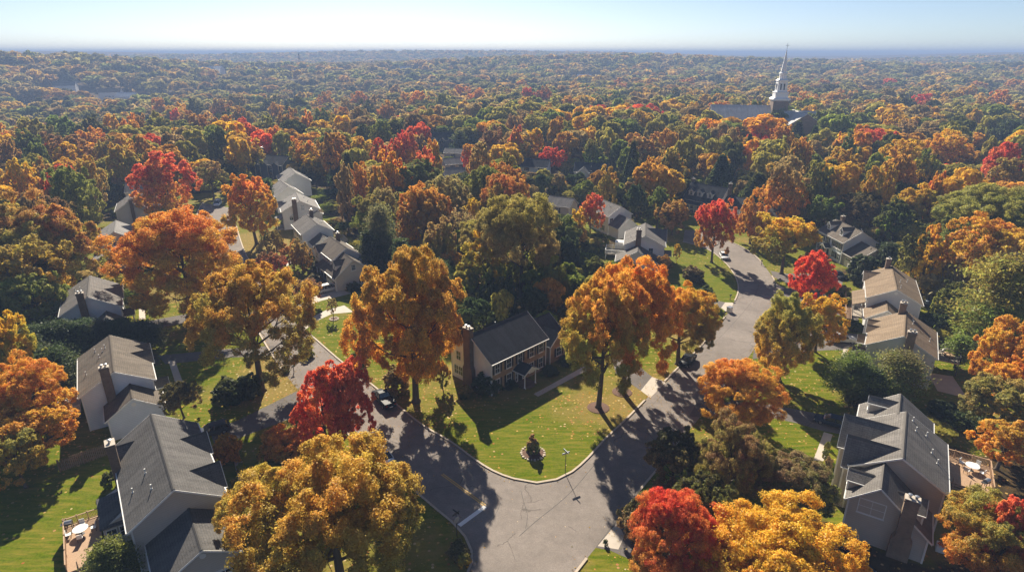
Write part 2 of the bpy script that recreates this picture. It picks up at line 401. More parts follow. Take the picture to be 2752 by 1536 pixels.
def terrain(x, y):
    d = np.hypot(x, y); az = np.arctan2(x, np.maximum(y, 1))
    s = lambda a, b: np.clip((d - a) / (b - a), 0, 1) ** 2 * (3 - 2 * np.clip((d - a) / (b - a), 0, 1))
    z = np.zeros_like(d)
    west = np.clip((-az - .02) / .25, 0, 1)
    z -= 13 * west * s(300, 480) * (1 - s(800, 1200))
    z -= 5 * (1 - west) * s(420, 650) * (1 - s(900, 1300))
    n1 = noise2(x / 420, y / 420, 3, 7); n2 = noise2(x / 1500, y / 1500, 8, 6)
    for d0, sg, hh_, ph, fq, am in ((1450, 220, 19, .5, 7, 11), (2600, 360, 25, 2.0, 6, 15), (3900, 520, 46, 1.0, 9, 13), (7900, 1300, 54, 4.0, 4, 8)):
        c = d0 * (1 + .09 * np.sin(3.3 * az + ph)); q = (d - c) / sg
        z += np.exp(-q * q) * np.maximum(0, hh_ + am * np.sin(fq * az + ph) + .35 * am * n1 * (d0 < 3000) + .3 * am * n2)
    return z
def build_ground():
    fine_x = np.arange(-170, 171, 2.0); 
    out = [170.0]
    while out[-1] < 14000: out.append(out[-1] * 1.06 + 2)
    out = np.array(out[1:])
    xs = np.concatenate([-out[::-1], fine_x, out])
    fy = np.arange(24, 262, 2.0); o2 = [262.0]
    while o2[-1] < 15000: o2.append(o2[-1] * 1.035 + 2)
    ys = np.concatenate([[-3000, -600, -120, -30, 0, 12], fy, np.array(o2)])
    X, Y = np.meshgrid(xs, ys)
    Z = terrain(X, Y)
    nx, ny = len(xs), len(ys)
    V = np.stack([X, Y, Z], -1).reshape(-1, 3)
    i = np.arange(nx * ny).reshape(ny, nx)
    F = np.stack([i[:-1, :-1], i[:-1, 1:], i[1:, 1:], i[1:, :-1]], -1).reshape(-1, 4)
    me = bpy.data.meshes.new('ground')
    me.vertices.add(len(V)); me.vertices.foreach_set('co', V.astype('f4').ravel())
    me.loops.add(F.size); me.loops.foreach_set('vertex_index', F.astype('i4').ravel())
    me.polygons.add(len(F)); me.polygons.foreach_set('loop_start', np.arange(0, F.size, 4, dtype='i4')); me.polygons.foreach_set('loop_total', np.full(len(F), 4, 'i4'))
    me.update(); me.validate()
    me.polygons.foreach_set('use_smooth', [True] * len(me.polygons))
    P = V[:, :2]; cov = np.zeros((len(V), 3), 'f4')
    nearm = (np.abs(P[:, 0]) < 175) & (P[:, 1] > 10) & (P[:, 1] < 270)
    Q = P[nearm]
    ds = np.full(len(Q), 1e9)
    for p in STREET[::2]: ds = np.minimum(ds, np.hypot(Q[:, 0] - p[0], Q[:, 1] - p[1]))
    dh = np.full(len(Q), 1e9)
    for p in HOUSE_XY: dh = np.minimum(dh, np.hypot(Q[:, 0] - p[0], Q[:, 1] - p[1]))
    lawn = np.clip(np.maximum((24 - ds) / 12, (15 - dh) / 7), 0, 1)
    dry = np.zeros(len(Q)); litter = np.zeros(len(Q))
    for (px, py, r, a) in DRY: 
        c = G(px, py); dry += a * np.exp(-((Q[:, 0] - c[0]) ** 2 + (Q[:, 1] - c[1]) ** 2) / r ** 2)
    for (px, py, r, a) in LITTER:
        c = G(px, py); litter += a * np.exp(-((Q[:, 0] - c[0]) ** 2 + (Q[:, 1] - c[1]) ** 2) / r ** 2)
    for (px, py, r) in YARD:
        c = G(px, py); lawn = np.maximum(lawn, np.clip((r - np.hypot(Q[:, 0] - c[0], Q[:, 1] - c[1])) / 5 + .5, 0, 1))
    cov[nearm] = np.stack([lawn, dry, litter], -1)
    a = me.attributes.new('cover', 'FLOAT_VECTOR', 'POINT'); a.data.foreach_set('vector', cov.ravel())
    o = link('ground', me, ground_mat()); tag(o, kind='structure'); return o
# dry, leaf-strewn and mown spots (pixel, radius m, amount; negative = lush)
DRY = [(1650, 1080, 7, .4), (1740, 1040, 6, .4), (1440, 1230, 8, -.7), (1560, 1180, 6, -.2), (1130, 1060, 10, .1), (730, 1010, 6, .9), (560, 1000, 5, -.4), (900, 900, 6, -.9), (880, 960, 5, -.6), (690, 655, 12, .8), (1880, 900, 6, .6), (1940, 870, 4, -.5), (2100, 960, 8, -.7), (2150, 1180, 8, -.8), (150, 1330, 14, -.8), (410, 800, 6, .3), (1870, 715, 6, -.3), (1620, 1500, 3, .5), (1700, 1520, 3, -.9), (2680, 1000, 8, .1), (870, 810, 5, -.6), (1925, 770, 6, -.8), (1150, 1490, 5, .1), (2560, 990, 6, -.5)]
LITTER = [(1600, 1490, 4, 1), (1080, 1060, 12, .5), (730, 1010, 9, .7), (950, 900, 9, .8), (1850, 930, 9, .6), (700, 660, 12, .5), (2720, 1150, 9, .5)]
YARD = [(120, 1330, 16), (30, 1250, 8), (60, 1480, 12), (2640, 1010, 11), (2600, 1130, 9), (2690, 1120, 8), (110, 1150, 8), (2690, 900, 6), (30, 1120, 8)]
ground = build_ground()

# --- carriageway: one sheet
road = poly_sheet('road', kc + list(ke) + list(reversed(kw)), .004, M['road'])
def kerb(pts, label):
    """square kerb stone line, stands 0.13 m proud"""
    mb = MB(); n = len(pts)
    L = []
    for i in range(n):
        a = Vector(pts[max(i - 1, 0)]); b = Vector(pts[min(i + 1, n - 1)]); d = (b - a).normalized(); L.append(Vector((-d.y, d.x)) * .14)
    for i in range(n - 1):
        p, q = Vector(pts[i]), Vector(pts[i + 1])
        a0, a1, b0, b1 = p - L[i], p + L[i], q - L[i + 1], q + L[i + 1]
        s = len(mb.v)
        mb.v += [(v.x, v.y, z) for z in (-.02, .13) for v in (a0, a1, b1, b0)]
        for f in ((0, 1, 2, 3), (7, 6, 5, 4), (0, 4, 5, 1), (2, 6, 7, 3)): mb.f.append([s + j for j in f])
        if i == 0: mb.f.append([s, s + 3 - 3 + 1, s + 5, s + 4])
    o = mb.build('kerb', M['kerb']); tag(o, kind='structure'); return o
def cut(pts, gaps):
    """split a line where drives cross it"""
    segs, cur = [], []
    for p in pts:
        if any(math.hypot(p[0] - g[0], p[1] - g[1]) < g[2] for g in gaps):
            if len(cur) > 2: segs.append(cur)
            cur = []
        else: cur.append(p)
    if len(cur) > 2: segs.append(cur)
    return segs
GAPS = [(*G(1754, 1050), 3.2), (*G(1962, 826), 4), (*G(2088, 778), 4.5), (*G(2058, 722), 4), (*G(1855, 1108), 4.5), (*G(2030, 945), 4.5), (*G(795, 870), 4.5), (*G(780, 840), 3.5), (*G(780, 1025), 4.2), (*G(620, 790), 4), (*G(1648, 1420), 4.2), (*G(640, 600), 3)]
for line in (kc, ke, kw):
    for sgm in cut(line, GAPS): kerb(sgm, '')
# --- drives and paths
def slab(name, pts, mat, z=.008): return poly_sheet(name, px_poly(pts), z, M[mat])
slab('driveway', [(1640, 950), (1692, 962), (1752, 1012), (1722, 1049), (1655, 1003)], 'drive')
slab('driveway_apron', [(1722, 1049), (1752, 1012), (1790, 1026), (1748, 1068)], 'concrete', .012)
slab('driveway', [(1880, 822), (1905, 803), (1949, 812), (1938, 827)], 'drive')
slab('driveway_apron', [(1938, 827), (1949, 812), (1972, 813), (1958, 842)], 'concrete', .012)
slab('path', [(1840, 748), (1862, 744), (1893, 757), (1885, 764)], 'concrete')
slab('driveway', [(1872, 1083), (1960, 1080), (2072, 1086), (2180, 1107), (2275, 1128), (2262, 1166), (2215, 1158), (2140, 1136), (2032, 1112), (1850, 1120)], 'drive')
slab('path', [(2214, 1160), (2238, 1167), (2213, 1238), (2186, 1236)], 'concrete', .012)
slab('path', [(2268, 932), (2283, 928), (2279, 960), (2264, 1003), (2248, 1001)], 'concrete', .012)
slab('driveway', [(2028, 928), (2110, 908), (2190, 885), (2330, 900), (2320, 940), (2230, 940), (2110, 948), (2022, 965)], 'drive')
slab('path', [(2273, 815), (2288, 816), (2284, 849), (2270, 847)], 'concrete', .012)
slab('driveway', [(2108, 773), (2190, 778), (2310, 838), (2306, 862), (2200, 830), (2094, 789)], 'drive')
slab('driveway_apron', [(2086, 762), (2108, 773), (2094, 789), (2086, 787)], 'concrete', .012)
slab('driveway', [(2070, 727), (2110, 735), (2225, 735), (2268, 748), (2262, 768), (2130, 768), (2078, 744)], 'drive')
slab('driveway', [(560, 1146), (629, 1134), (798, 1050), (833, 1082), (781, 1124), (629, 1181), (575, 1190)], 'drive')
slab('path', [(622, 1211), (642, 1220), (668, 1297), (645, 1308)], 'concrete', .012)
slab('driveway', [(425, 955), (600, 938), (735, 928), (752, 955), (612, 960), (445, 978)], 'drive')
slab('path', [(452, 968), (471, 970), (494, 1032), (474, 1037)], 'concrete', .012)
slab('path', [(373, 823), (389, 823), (391, 856), (374, 858)], 'concrete', .012)
slab('driveway', [(380, 865), (520, 840), (640, 790), (650, 806), (540, 862), (390, 885)], 'drive')
slab('driveway', [(780, 830), (795, 822), (850, 795), (905, 772), (945, 788), (862, 808), (815, 826), (790, 848)], 'concrete')
slab('driveway', [(810, 872), (835, 853), (878, 832), (925, 820), (950, 838), (892, 843), (855, 860), (838, 873), (815, 888)], 'concrete')
slab('path', [(755, 705), (800, 690), (812, 698), (768, 716)], 'concrete', .012)
slab('driveway', [(1600, 1470), (1655, 1398), (1720, 1415), (1740, 1440), (1690, 1500), (1640, 1478)], 'drive')
slab('driveway_apron', [(1606, 1466), (1660, 1402), (1678, 1440), (1662, 1475)], 'concrete', .012)
slab('path', [(1434, 1058), (1446, 1065), (1595, 985), (1580, 978)], 'concrete', .012)
slab('patio', [(2490, 1000), (2560, 1010), (2600, 1070), (2520, 1050)], 'concrete', .012)
slab('parking_lot', [(2570, 372), (2752, 385), (2860, 420), (2700, 425), (2600, 405), (2560, 392)], 'drive', .006)
# --- painted markings
def mark(name, a, b, w, mat, z=.008):
    p, q = Vector(G(*a)), Vector(G(*b)); d = (q - p).normalized(); n = Vector((-d.y, d.x)) * w / 2
    return poly_sheet(name, [p - n, q - n, q + n, p + n], z, M[mat])
mark('stop_line', (1234, 1411), (1304, 1360), .55, 'white_paint')
pa, pb = Vector(G(1188, 1273)), Vector(G(1303, 1357)); dd = (pb - pa).normalized(); nn = Vector((-dd.y, dd.x))
for s in (-.13, .13):
    p, q = pa + nn * s, pb + nn * s
    poly_sheet('centre_line', [p - nn * .06, q - nn * .06, q + nn * .06, p + nn * .06], .008, M['yellow_paint'])

def seam(pts, w=.05):
    L = smooth_line(px_poly(pts), 1.0); n = len(L); a, b = [], []
    for i in range(n):
        d = (Vector(L[min(i + 1, n - 1)]) - Vector(L[max(i - 1, 0)])).normalized(); q = Vector((-d.y, d.x)) * w * (.6 + .6 * abs(math.sin(i * 1.7)))
        a.append(Vector(L[i]) + q); b.append(Vector(L[i]) - q)
    me = bpy.data.meshes.new('road_seam'); me.from_pydata([(p.x, p.y, .0075) for p in a + b], [], [[i + n, i + n + 1, i + 1, i] for i in range(n - 1)]); me.update()
    tag(link('road_seam', me, M['tar']), kind='structure')
M['tar'] = pbr('tar_seal', (.085, .075, .066), .8, var=.3)
seam([(1395, 1440), (1440, 1400), (1500, 1352), (1545, 1310), (1600, 1245)]); seam([(1412, 1420), (1418, 1385), (1408, 1350), (1400, 1318)], .035); seam([(1300, 1420), (1330, 1385), (1345, 1350)], .03)
seam([(795, 945), (880, 1020), (960, 1088), (1040, 1150)], .03); seam([(1690, 1150), (1780, 1060), (1880, 960), (1960, 880), (2020, 810), (2040, 765)], .03)
# ------------------------------------------------------------------ houses
MESH_CACHE = {}
class House:
    def __init__(s, key, label, wall, roof, front=-1, base=0.0, H_=None, name='house', trim='white_trim'):
        s.cx, s.cy, a, s.L, s.D, s.e, s.r = H_ or H[key]
        s.o = empty(name, (s.cx, s.cy, 0), rad(a), label, 'house')
        s.wall, s.roof, s.f, s.key, s.trim = wall, roof, front, key, trim
        s.xs = (-s.L / 2, s.L / 2)
    # --- gabled block; axis 'x' or 'y'; asymmetric eaves allowed
    def block(s, x0, x1, yc, yl, yr, el, er, r, axis='x', wall=None, roof=None, gables=(1, 1), oh=.32, eo=.38, zb=-.05, trim=True, back=0.0):
        W = M[wall or s.wall]; R = M[roof or s.roof]
        tr = (lambda x, y, z: (x, y, z)) if axis == 'x' else (lambda x, y, z: (-y, x, z))
        sl_l = (r - el) / (yl - yc); sl_r = (r - er) / (yc - yr); t = .17
        wl, wr = yl - eo, yr + eo
        zl = el + eo * sl_l - t; zr = er + eo * sl_r - t
        wx0 = x0 + (oh if gables[0] else 0); wx1 = x1 - (oh if gables[1] else 0)
        mb = MB()
        pts = [(wl, zb), (wl, zl), (yc, r - t - .02), (wr, zr), (wr, zb)]
        mb.prism([tr(wx0, y, z) for y, z in pts], Vector(tr(wx1 - wx0, 0, 0)))
        wo = mb.build('wall', W, s.o)
        # roof: two slabs with uv
        v, f, uv = [], [], []
        for side, ye, ze in ((1, yl, el), (-1, yr, er)):
            sl = math.hypot(ye - yc, r - ze)
            top = [(x0, yc, r), (x1, yc, r), (x1, ye, ze), (x0, ye, ze)]
            bot = [(x, y, z - t) for x, y, z in top]
            n = len(v); v += [tr(*p) for p in top + bot]
            q = [(0, 1, 2, 3), (7, 6, 5, 4), (3, 2, 6, 7), (0, 3, 7, 4), (2, 1, 5, 6)]
            if side == 1: pass
            uvs = {0: (x0, 0), 1: (x1, 0), 2: (x1, sl), 3: (x0, sl), 4: (x0, 0), 5: (x1, 0), 6: (x1, sl), 7: (x0, sl)}
            flip = (side == 1) 
            for fc in q:
                fc = fc[::-1] if flip else fc
                f.append([n + i for i in fc]); uv += [uvs[i] for i in fc]
        # ridge cap
        mb2 = MB(); mb2.v = v; mb2.f = f
        ro = mb2.build('roof', R, s.o)
        ul = ro.data.uv_layers.new(name='UVMap'); ul.data.foreach_set('uv', [c for p in uv for c in p])
        cap = MB(); cap.prism([tr(x0 + .01, yc - .16, r - .16 * sl_r + .045), tr(x0 + .01, yc, r + .05), tr(x0 + .01, yc + .16, r - .16 * sl_l + .045), tr(x0 + .01, yc + .16, r - .16 * sl_l - .02), tr(x0 + .01, yc, r - .02), tr(x0 + .01, yc - .16, r - .16 * sl_r - .02)], Vector(tr(x1 - x0 - .02, 0, 0)))
        cap.build('ridge_cap', R, ro)
        if trim:
            for xg, sg, g in ((x0, -1, gables[0]), (x1, 1, gables[1])):
                if not g: continue
                dd = Vector(tr(.05, 0, 0)) * sg
                P_ = [Vector(tr(xg + sg * .02, y, z)) for y, z in ((yl, el - .02), (yc, r - .02), (yr, er - .02), (yr, er - .25), (yc, r - .25), (yl, el - .25))]
                tb = MB(); tb.prism(P_, dd); tb.build('trim', M[s.trim], ro)
            for ye, ze, sg in ((yl, el, 1), (yr, er, -1)):
                g = MB(); g.prism([tr(x0, ye, ze - .03), tr(x0, ye + sg * .12, ze - .03), tr(x0, ye + sg * .12, ze - .15), tr(x0, ye + sg * .02, ze - .17)], Vector(tr(x1 - x0, 0, 0)))
                g.build('gutter', M['gutter'], ro)
            for xg, sg, g in ((wx0, -1, gables[0]), (wx1, 1, gables[1])):
                if not g: continue
                for ye, ze in ((wl, zl), (wr, zr)):
                    c = tr(xg, ye, 0); dp = MB(); dp.box(c[0] - .09, c[0] + .09, c[1] - .09, c[1] + .09, max(0, zb), ze - .05); dp.build('corner_board', M[s.trim], s.o)
        return wo, ro
    def main(s, wall=None):
        return s.block(s.xs[0], s.xs[1], 0, s.D / 2, -s.D / 2, s.e, s.e, s.r, wall=wall)
    def wing(s, end, L, yc, D, e, r, gap=0.0, **kw):
        if end < 0: return s.block(s.xs[0] - L, s.xs[0] + .3, yc, yc + D / 2, yc - D / 2, e, e, r, gables=(1, 0), **kw)
        return s.block(s.xs[1] - .3, s.xs[1] + L, yc, yc + D / 2, yc - D / 2, e, e, r, gables=(0, 1), **kw)
    def zroof(s, y): return s.r - (s.r - s.e) * abs(y) / (s.D / 2)
    def cross(s, x, side, width, r2=None, out=.25, e2=None, wall=None, full=False):
        """front gable whose ridge runs back into the main roof"""
        slope = (s.r - s.e) / (s.D / 2)
        e2 = e2 if e2 is not None else s.e - .05
        r2 = r2 or min(s.r - .25, e2 + width / 2 * slope * 1.15)
        yin = (s.r - r2) / slope - .25; yout = s.D / 2 + out
        zb = -.05 if (full or out > .4) else s.e - .4
        # block along local y: tr maps (x,y)->(-y,x): want ridge direction = y
        if side > 0: return s.block(yin, yout, -x, -x + width / 2, -x - width / 2, e2, e2, r2, axis='y', gables=(0, 1), wall=wall, zb=zb, oh=.3, eo=.3)
        return s.block(-yout, -yin, -x, -x + width / 2, -x - width / 2, e2, e2, r2, axis='y', gables=(1, 0), wall=wall, zb=zb, oh=.3, eo=.3)
    def dormer(s, x, side, w=1.5, yf=None, h=1.5, rise=.75, wall=None):
        slope = (s.r - s.e) / (s.D / 2); yf = yf or s.D / 2 - 1.3
        zb = s.zroof(yf) - .1; ze = zb + h; zr = ze + rise
        yin = max(.1, (s.r - zr) / slope - .2) if zr < s.r else .1
        a, b = (yin, yf + .2) if side > 0 else (-yf - .2, -yin)
        s.block(a, b, -x, -x + w / 2 + .2, -x - w / 2 - .2, ze, ze, zr, axis='y', gables=((0, 1) if side > 0 else (1, 0)), wall=wall, zb=zb - .6, oh=.2, eo=.2)
        yy = side * (yf + .012)
        s.window(x, yy, zb + h * .55, .8, 1.1, (0, side), shutters=False)
    def window(s, x, y, z, w=.95, h=1.5, nrm=(0, -1), shutters=True, grid=(2, 2), zf=None):
        """part window (frame mesh) with sub-parts pane, sill and shutters; centre z"""
        key = ('win', w, h, grid)
        if key not in MESH_CACHE:
            f = MB(); t = .09
            for (x0, x1, z0, z1) in ((-w / 2 - t, w / 2 + t, h / 2, h / 2 + t), (-w / 2 - t, w / 2 + t, -h / 2 - t, -h / 2), (-w / 2 - t, -w / 2, -h / 2, h / 2), (w / 2, w / 2 + t, -h / 2, h / 2)): f.box(x0, x1, 0, .07, z0, z1)
            for i in range(1, grid[0]): xx = -w / 2 + w * i / grid[0]; f.box(xx - .02, xx + .02, .02, .05, -h / 2, h / 2)
            for i in range(1, grid[1]): zz = -h / 2 + h * i / grid[1]; f.box(-w / 2, w / 2, .02, .055, zz - .025, zz + .025)
            p = MB(); p.box(-w / 2, w / 2, .005, .03, -h / 2, h / 2)
            shs = []
            for sg in (-1, 1):
                sh = MB(); a, b = sorted((sg * (w / 2 + t + .02), sg * (w / 2 + t + .02 + .42))); sh.box(a, b, 0, .05, -h / 2 - .05, h / 2 + .05)
                for i in range(7): zz = -h / 2 + .1 + i * (h - .2) / 6; sh.box(a + .05, b - .05, .05, .06, zz - .06, zz + .04)
                shs.append(sh)
            sl_ = MB(); sl_.box(-w / 2 - t - .05, w / 2 + t + .05, 0, .13, -h / 2 - t - .06, -h / 2 - t)
            def me(mb, n, mat):
                m = bpy.data.meshes.new(n); m.from_pydata(mb.v, [], mb.f); m.materials.append(mat); m.update(); return m
            MESH_CACHE[key] = (me(f, 'window', M['white_trim']), me(p, 'pane', M['glass']), [me(q_, 'shutter', M['shutter']) for q_ in shs], me(sl_, 'sill', M['white_trim']))
        fm, pm, sm, lm = MESH_CACHE[key]
        o = bpy.data.objects.new('window', fm); COL.objects.link(o); o.parent = s.o
        o.location = (x, y, z); o.rotation_euler = (0, 0, math.atan2(nrm[1], nrm[0]) - PI / 2)
        for nme, m_ in (('pane', pm), ('sill', lm)) + ((('shutter', sm[0]), ('shutter', sm[1])) if shutters else ()):
            c = bpy.data.objects.new(nme, m_); COL.objects.link(c); c.parent = o
        return o
    def wy(s): return s.D / 2 - .38
    def wx(s, end): return end * (s.L / 2 - .32)
    def front(s, xs, side=None, zs=(1.55, 4.25), **kw):
        side = side or s.f
        for z in zs:
            for x in xs: s.window(x, side * (s.wy() + .004), z, nrm=(0, side), **kw)
    def gable_win(s, end, ys, zs, **kw):
        for z in zs:
            for y in ys: s.window(s.wx(end) + end * .004, y, z, nrm=(end, 0), shutters=False, **kw)
    def door(s, x, y, nrm, w=1.0, h=2.1, z0=.3, col='shutter'):
        d = MB(); d.box(-w / 2, w / 2, 0, .06, 0, h)
        for i in range(2):
            for j in range(3): d.box(-w / 2 + .1 + i * w / 2, -.06 + i * w / 2, .06, .075, .15 + j * .65, .65 + j * .65)
        o = d.build('door', M[col], s.o); o.location = (x, y, z0); o.rotation_euler = (0, 0, math.atan2(nrm[1], nrm[0]) - PI / 2)
        f = MB(); f.box(-w / 2 - .12, -w / 2 - .005, 0, .09, 0, h + .12); f.box(w / 2 + .005, w / 2 + .12, 0, .09, 0, h + .12); f.box(-w / 2 - .005, w / 2 + .005, 0, .09, h + .005, h + .12)
        f.build('door_frame', M['white_trim'], o)
        hb = MB(); hb.lathe([(.03, 0), (.04, .03), (.03, .06)], 6, (w / 2 - .12, .1)); h_ = hb.build('handle', M['grey_metal'], o); h_.location = (0, 0, 1.0)
        return o
    def garage(s, x, y, nrm, w=2.6, h=2.2):
        d = MB(); d.box(-w / 2, w / 2, 0, .05, 0, h)
        for j in range(4):
            for i in range(4):
                x0 = -w / 2 + .08 + i * (w - .1) / 4
                if j < 3: d.box(x0, x0 + w / 4 - .12, .05, .065, .1 + j * h / 4, h / 4 - .08 + j * h / 4)
        o = d.build('garage_door', M['garage'], s.o); o.location = (x, y, 0.02); o.rotation_euler = (0, 0, math.atan2(nrm[1], nrm[0]) - PI / 2)
        g = MB()
        for i in range(4): x0 = -w / 2 + .08 + i * (w - .1) / 4; g.box(x0, x0 + w / 4 - .12, .05, .062, h * .79, h * .93)
        g.build('pane', M['glass'], o)
        f = MB(); f.box(-w / 2 - .14, -w / 2 - .005, 0, .08, 0, h + .14); f.box(w / 2 + .005, w / 2 + .14, 0, .08, 0, h + .14); f.box(-w / 2 - .005, w / 2 + .005, 0, .08, h + .005, h + .14)
        f.build('frame', M['white_trim'], o); return o
    def chimney(s, x, y, sx=.8, sy=1.2, top=None, mat='chim_brick', shoulder=True, out=0, base=0):
        """brick stack; shoulder widens below 40 percent of its height; out = direction it stands off the wall"""
        top = top or s.r + 1.1; mb = MB()
        mb.box(x - sx / 2, x + sx / 2, y - sy / 2, y + sy / 2, base, top)
        if shoulder: 
            zs = base + (top - base) * .30
            n = len(mb.v); a, b, wv = x - sx / 2 - .004, x + sx / 2 + .004, .32
            mb.prism([(a, y - sy / 2 - wv, base), (a, y + sy / 2 + wv, base), (a, y + sy / 2 + wv, zs), (a, y + sy / 2 + .004, zs + .7), (a, y - sy / 2 - .004, zs + .7), (a, y - sy / 2 - wv, zs)], (b - a, 0, 0))
        mb.box(x - sx / 2 - .07, x + sx / 2 + .07, y - sy / 2 - .07, y + sy / 2 + .07, top - .3, top - .1)
        o = mb.build('chimney', M[mat], s.o)
        c = MB(); c.box(x - sx / 2 - .05, x + sx / 2 + .05, y - sy / 2 - .05, y + sy / 2 + .05, top, top + .09); c.build('cap', M['concrete'], o)
        f = MB()
        for yy in ((y - sy * .22, y + sy * .22) if sy > .9 else (y,)): f.lathe([(.14, top + .09), (.14, top + .38), (.22, top + .4), (.22, top + .46), (.05, top + .5)], 8, (x, yy))
        f.build('flue', M['grey_metal'], o); return o
    def vents(s, pts):
        for x, y in pts:
            z = s.zroof(y); p = MB(); p.lathe([(.12, z - .1), (.12, z + .06), (.055, z + .1), (.055, z + .5), (.085, z + .5), (.085, z + .56)], 8, (x, y)); p.build('vent_pipe', M['pipe'], s.o)
    def louvre(s, end, y, z, x=None):
        v = MB(); x = x if x is not None else s.wx(end)
        v.tube([(x + end * .005, y, z), (x + end * .06, y, z)], [.3, .3], 12); v.build('gable_vent', M['white_trim'], s.o)
    def portico(s, x, side, w=2.6, d=1.9, e=2.7, r=3.7, roof=None):
        y0 = s.D / 2 - .5
        a, b = (y0, y0 + d + .2) if side > 0 else (-y0 - d - .2, -y0)
        W = M['white_trim']
        wo, ro = s.block(a, b, -x, -x + w / 2 + .2, -x - w / 2 - .2, e, e, r, axis='y', gables=((0, 1) if side > 0 else (1, 0)), wall='white_trim', roof=roof, zb=e - .12, oh=.2, eo=.2, trim=True)
        wo.name = 'portico'
        for sg in (-1, 1):
            c = MB(); c.lathe([(.16, 0), (.16, .25), (.10, .3), (.09, e - .3), (.15, e - .22), (.15, e - .11)], 10, (x + sg * (w / 2 - .2), side * (y0 + d - .15))); c.build('column', W, s.o)
        st = MB(); st.box(x - w / 2, x + w / 2, *sorted((side * (y0 - .1), side * (y0 + d))), 0, .22); st.box(x - .7, x + .7, *sorted((side * (y0 + d), side * (y0 + d + .35))), 0, .11); st.build('doorstep', M['chim_brick'], s.o)
    def porch(s, x0, x1, side, d=2.2, e=2.7, rise=1.0, ncol=4, roof=None):
        y0 = s.wy(); ya, yb = side * (y0 + .01), side * (y0 + d)
        v = [(x0 - .2, ya, e + rise), (x1 + .2, ya, e + rise), (x1 + .2, yb + side * .25, e), (x0 - .2, yb + side * .25, e)]
        mb = MB(); mb.v = v + [(a, b, c - .16) for a, b, c in v]
        q = [(0, 1, 2, 3), (7, 6, 5, 4), (3, 2, 6, 7), (0, 3, 7, 4), (2, 1, 5, 6), (1, 0, 4, 5)]
        mb.f = [list(f[::-1]) if side > 0 else list(f) for f in q]
        ro = mb.build('porch_roof', M[roof or s.roof], s.o)
        ul = ro.data.uv_layers.new(name='UVMap')
        for lp in ro.data.loops: p = mb.v[lp.vertex_index]; ul.data[lp.index].uv = (p[0], abs(p[1]))
        bm_ = MB(); bm_.box(x0, x1, *sorted((yb - side * .2, yb)), e - .42, e - .17); bm_.build('beam', M['white_trim'], ro)
        for i in range(ncol):
            xx = x0 + .15 + i * (x1 - x0 - .3) / (ncol - 1)
            c = MB(); c.box(xx - .1, xx + .1, *sorted((yb - side * .2, yb)), .25, e - .42); c.build('column', M['white_trim'], s.o)
        fl = MB(); fl.box(x0, x1, *sorted((ya, yb + side * .1)), 0, .25); fl.build('porch_floor', M['grey_wood'], s.o)
    def deck(s, x0, x1, y0, y1, z=1.2, mat='wood_deck', rail=('x0', 'x1', 'y'), out=1, rmat=None, stair=None):
        """raised deck: boards, posts, railing as sub-parts; y0 is against the house, y1 the outer edge"""
        lo, hi = sorted((y0, y1)); mb = MB(); n = int((x1 - x0) / .16)
        for i in range(n): a = x0 + (x1 - x0) * i / n; mb.box(a, a + (x1 - x0) / n - .012, lo, hi, z - .05, z)
        mb.box(x0 + .02, x1 - .02, lo + .02, hi - .02, z - .28, z - .055)
        d = mb.build('deck', M[mat], s.o); rm = M[rmat or mat]
        for xx in (x0 + .15, (x0 + x1) / 2, x1 - .15):
            p = MB(); p.box(xx - .08, xx + .08, y1 - .25 if y1 > y0 else y1 + .09, y1 - .09 if y1 > y0 else y1 + .25, 0, z - .28); p.build('post', rm, d)
        segs = []
        if 'x0' in rail: segs.append(((x0 + .06, y0), (x0 + .06, y1)))
        if 'x1' in rail: segs.append(((x1 - .06, y0), (x1 - .06, y1)))
        if 'y' in rail: yy = y1 - math.copysign(.06, y1 - y0); segs.append(((x0, yy), (x1, yy)))
        for a, b in segs:
            r = MB(); A = Vector((*a, z)); B = Vector((*b, z)); ln = (B - A).length; k_ = max(2, int(ln / .14))
            r.bar(A + Vector((0, 0, .98)), B + Vector((0, 0, .98)), .12, .06); r.bar(A + Vector((0, 0, .12)), B + Vector((0, 0, .12)), .05, .07)
            for i in range(k_ + 1):
                P = A.lerp(B, i / k_); big = i % max(1, k_ // 3) == 0 or i == k_
                w_ = .05 if big else .02; r.box(P.x - w_, P.x + w_, P.y - w_, P.y + w_, z + (0 if big else .14), z + (1.12 if big else .96))
            r.build('railing', rm, d)
        if stair:
            st = MB(); sx, sy, dx, dy, w_ = stair; k_ = max(3, int(z / .18))
            for i in range(k_):
                zz = z - (i + 1) * z / (k_ + 1); cx, cy = sx + dx * (i + .5) * .28, sy + dy * (i + .5) * .28
                ex, ey = (.15, w_ / 2) if dx else (w_ / 2, .15); st.box(cx - ex, cx + ex, cy - ey, cy + ey, zz - .05, zz)
            for sg in (-1, 1):
                ox, oy = (0, sg * w_ / 2) if dx else (sg * w_ / 2, 0)
                A = Vector((sx + ox, sy + oy, z)); B = Vector((sx + ox + dx * k_ * .28, sy + oy + dy * k_ * .28, .05))
                st.bar(A - Vector((0, 0, .12)), B - Vector((0, 0, .05)), .06, .25); st.bar(A + Vector((0, 0, .95)), B + Vector((0, 0, .95)), .08, .06)
                for t_ in (0, .5, 1): P = A.lerp(B, t_); st.bar(P - Vector((0, 0, .1)), P + Vector((0, 0, .98)), .08)
            st.build('stair', rm, d)
        return d
    def P(s, x, y, z=0.0):
        a = s.o.rotation_euler[2]
        return (s.cx + x * math.cos(a) - y * math.sin(a), s.cy + x * math.sin(a) + y * math.cos(a), z)

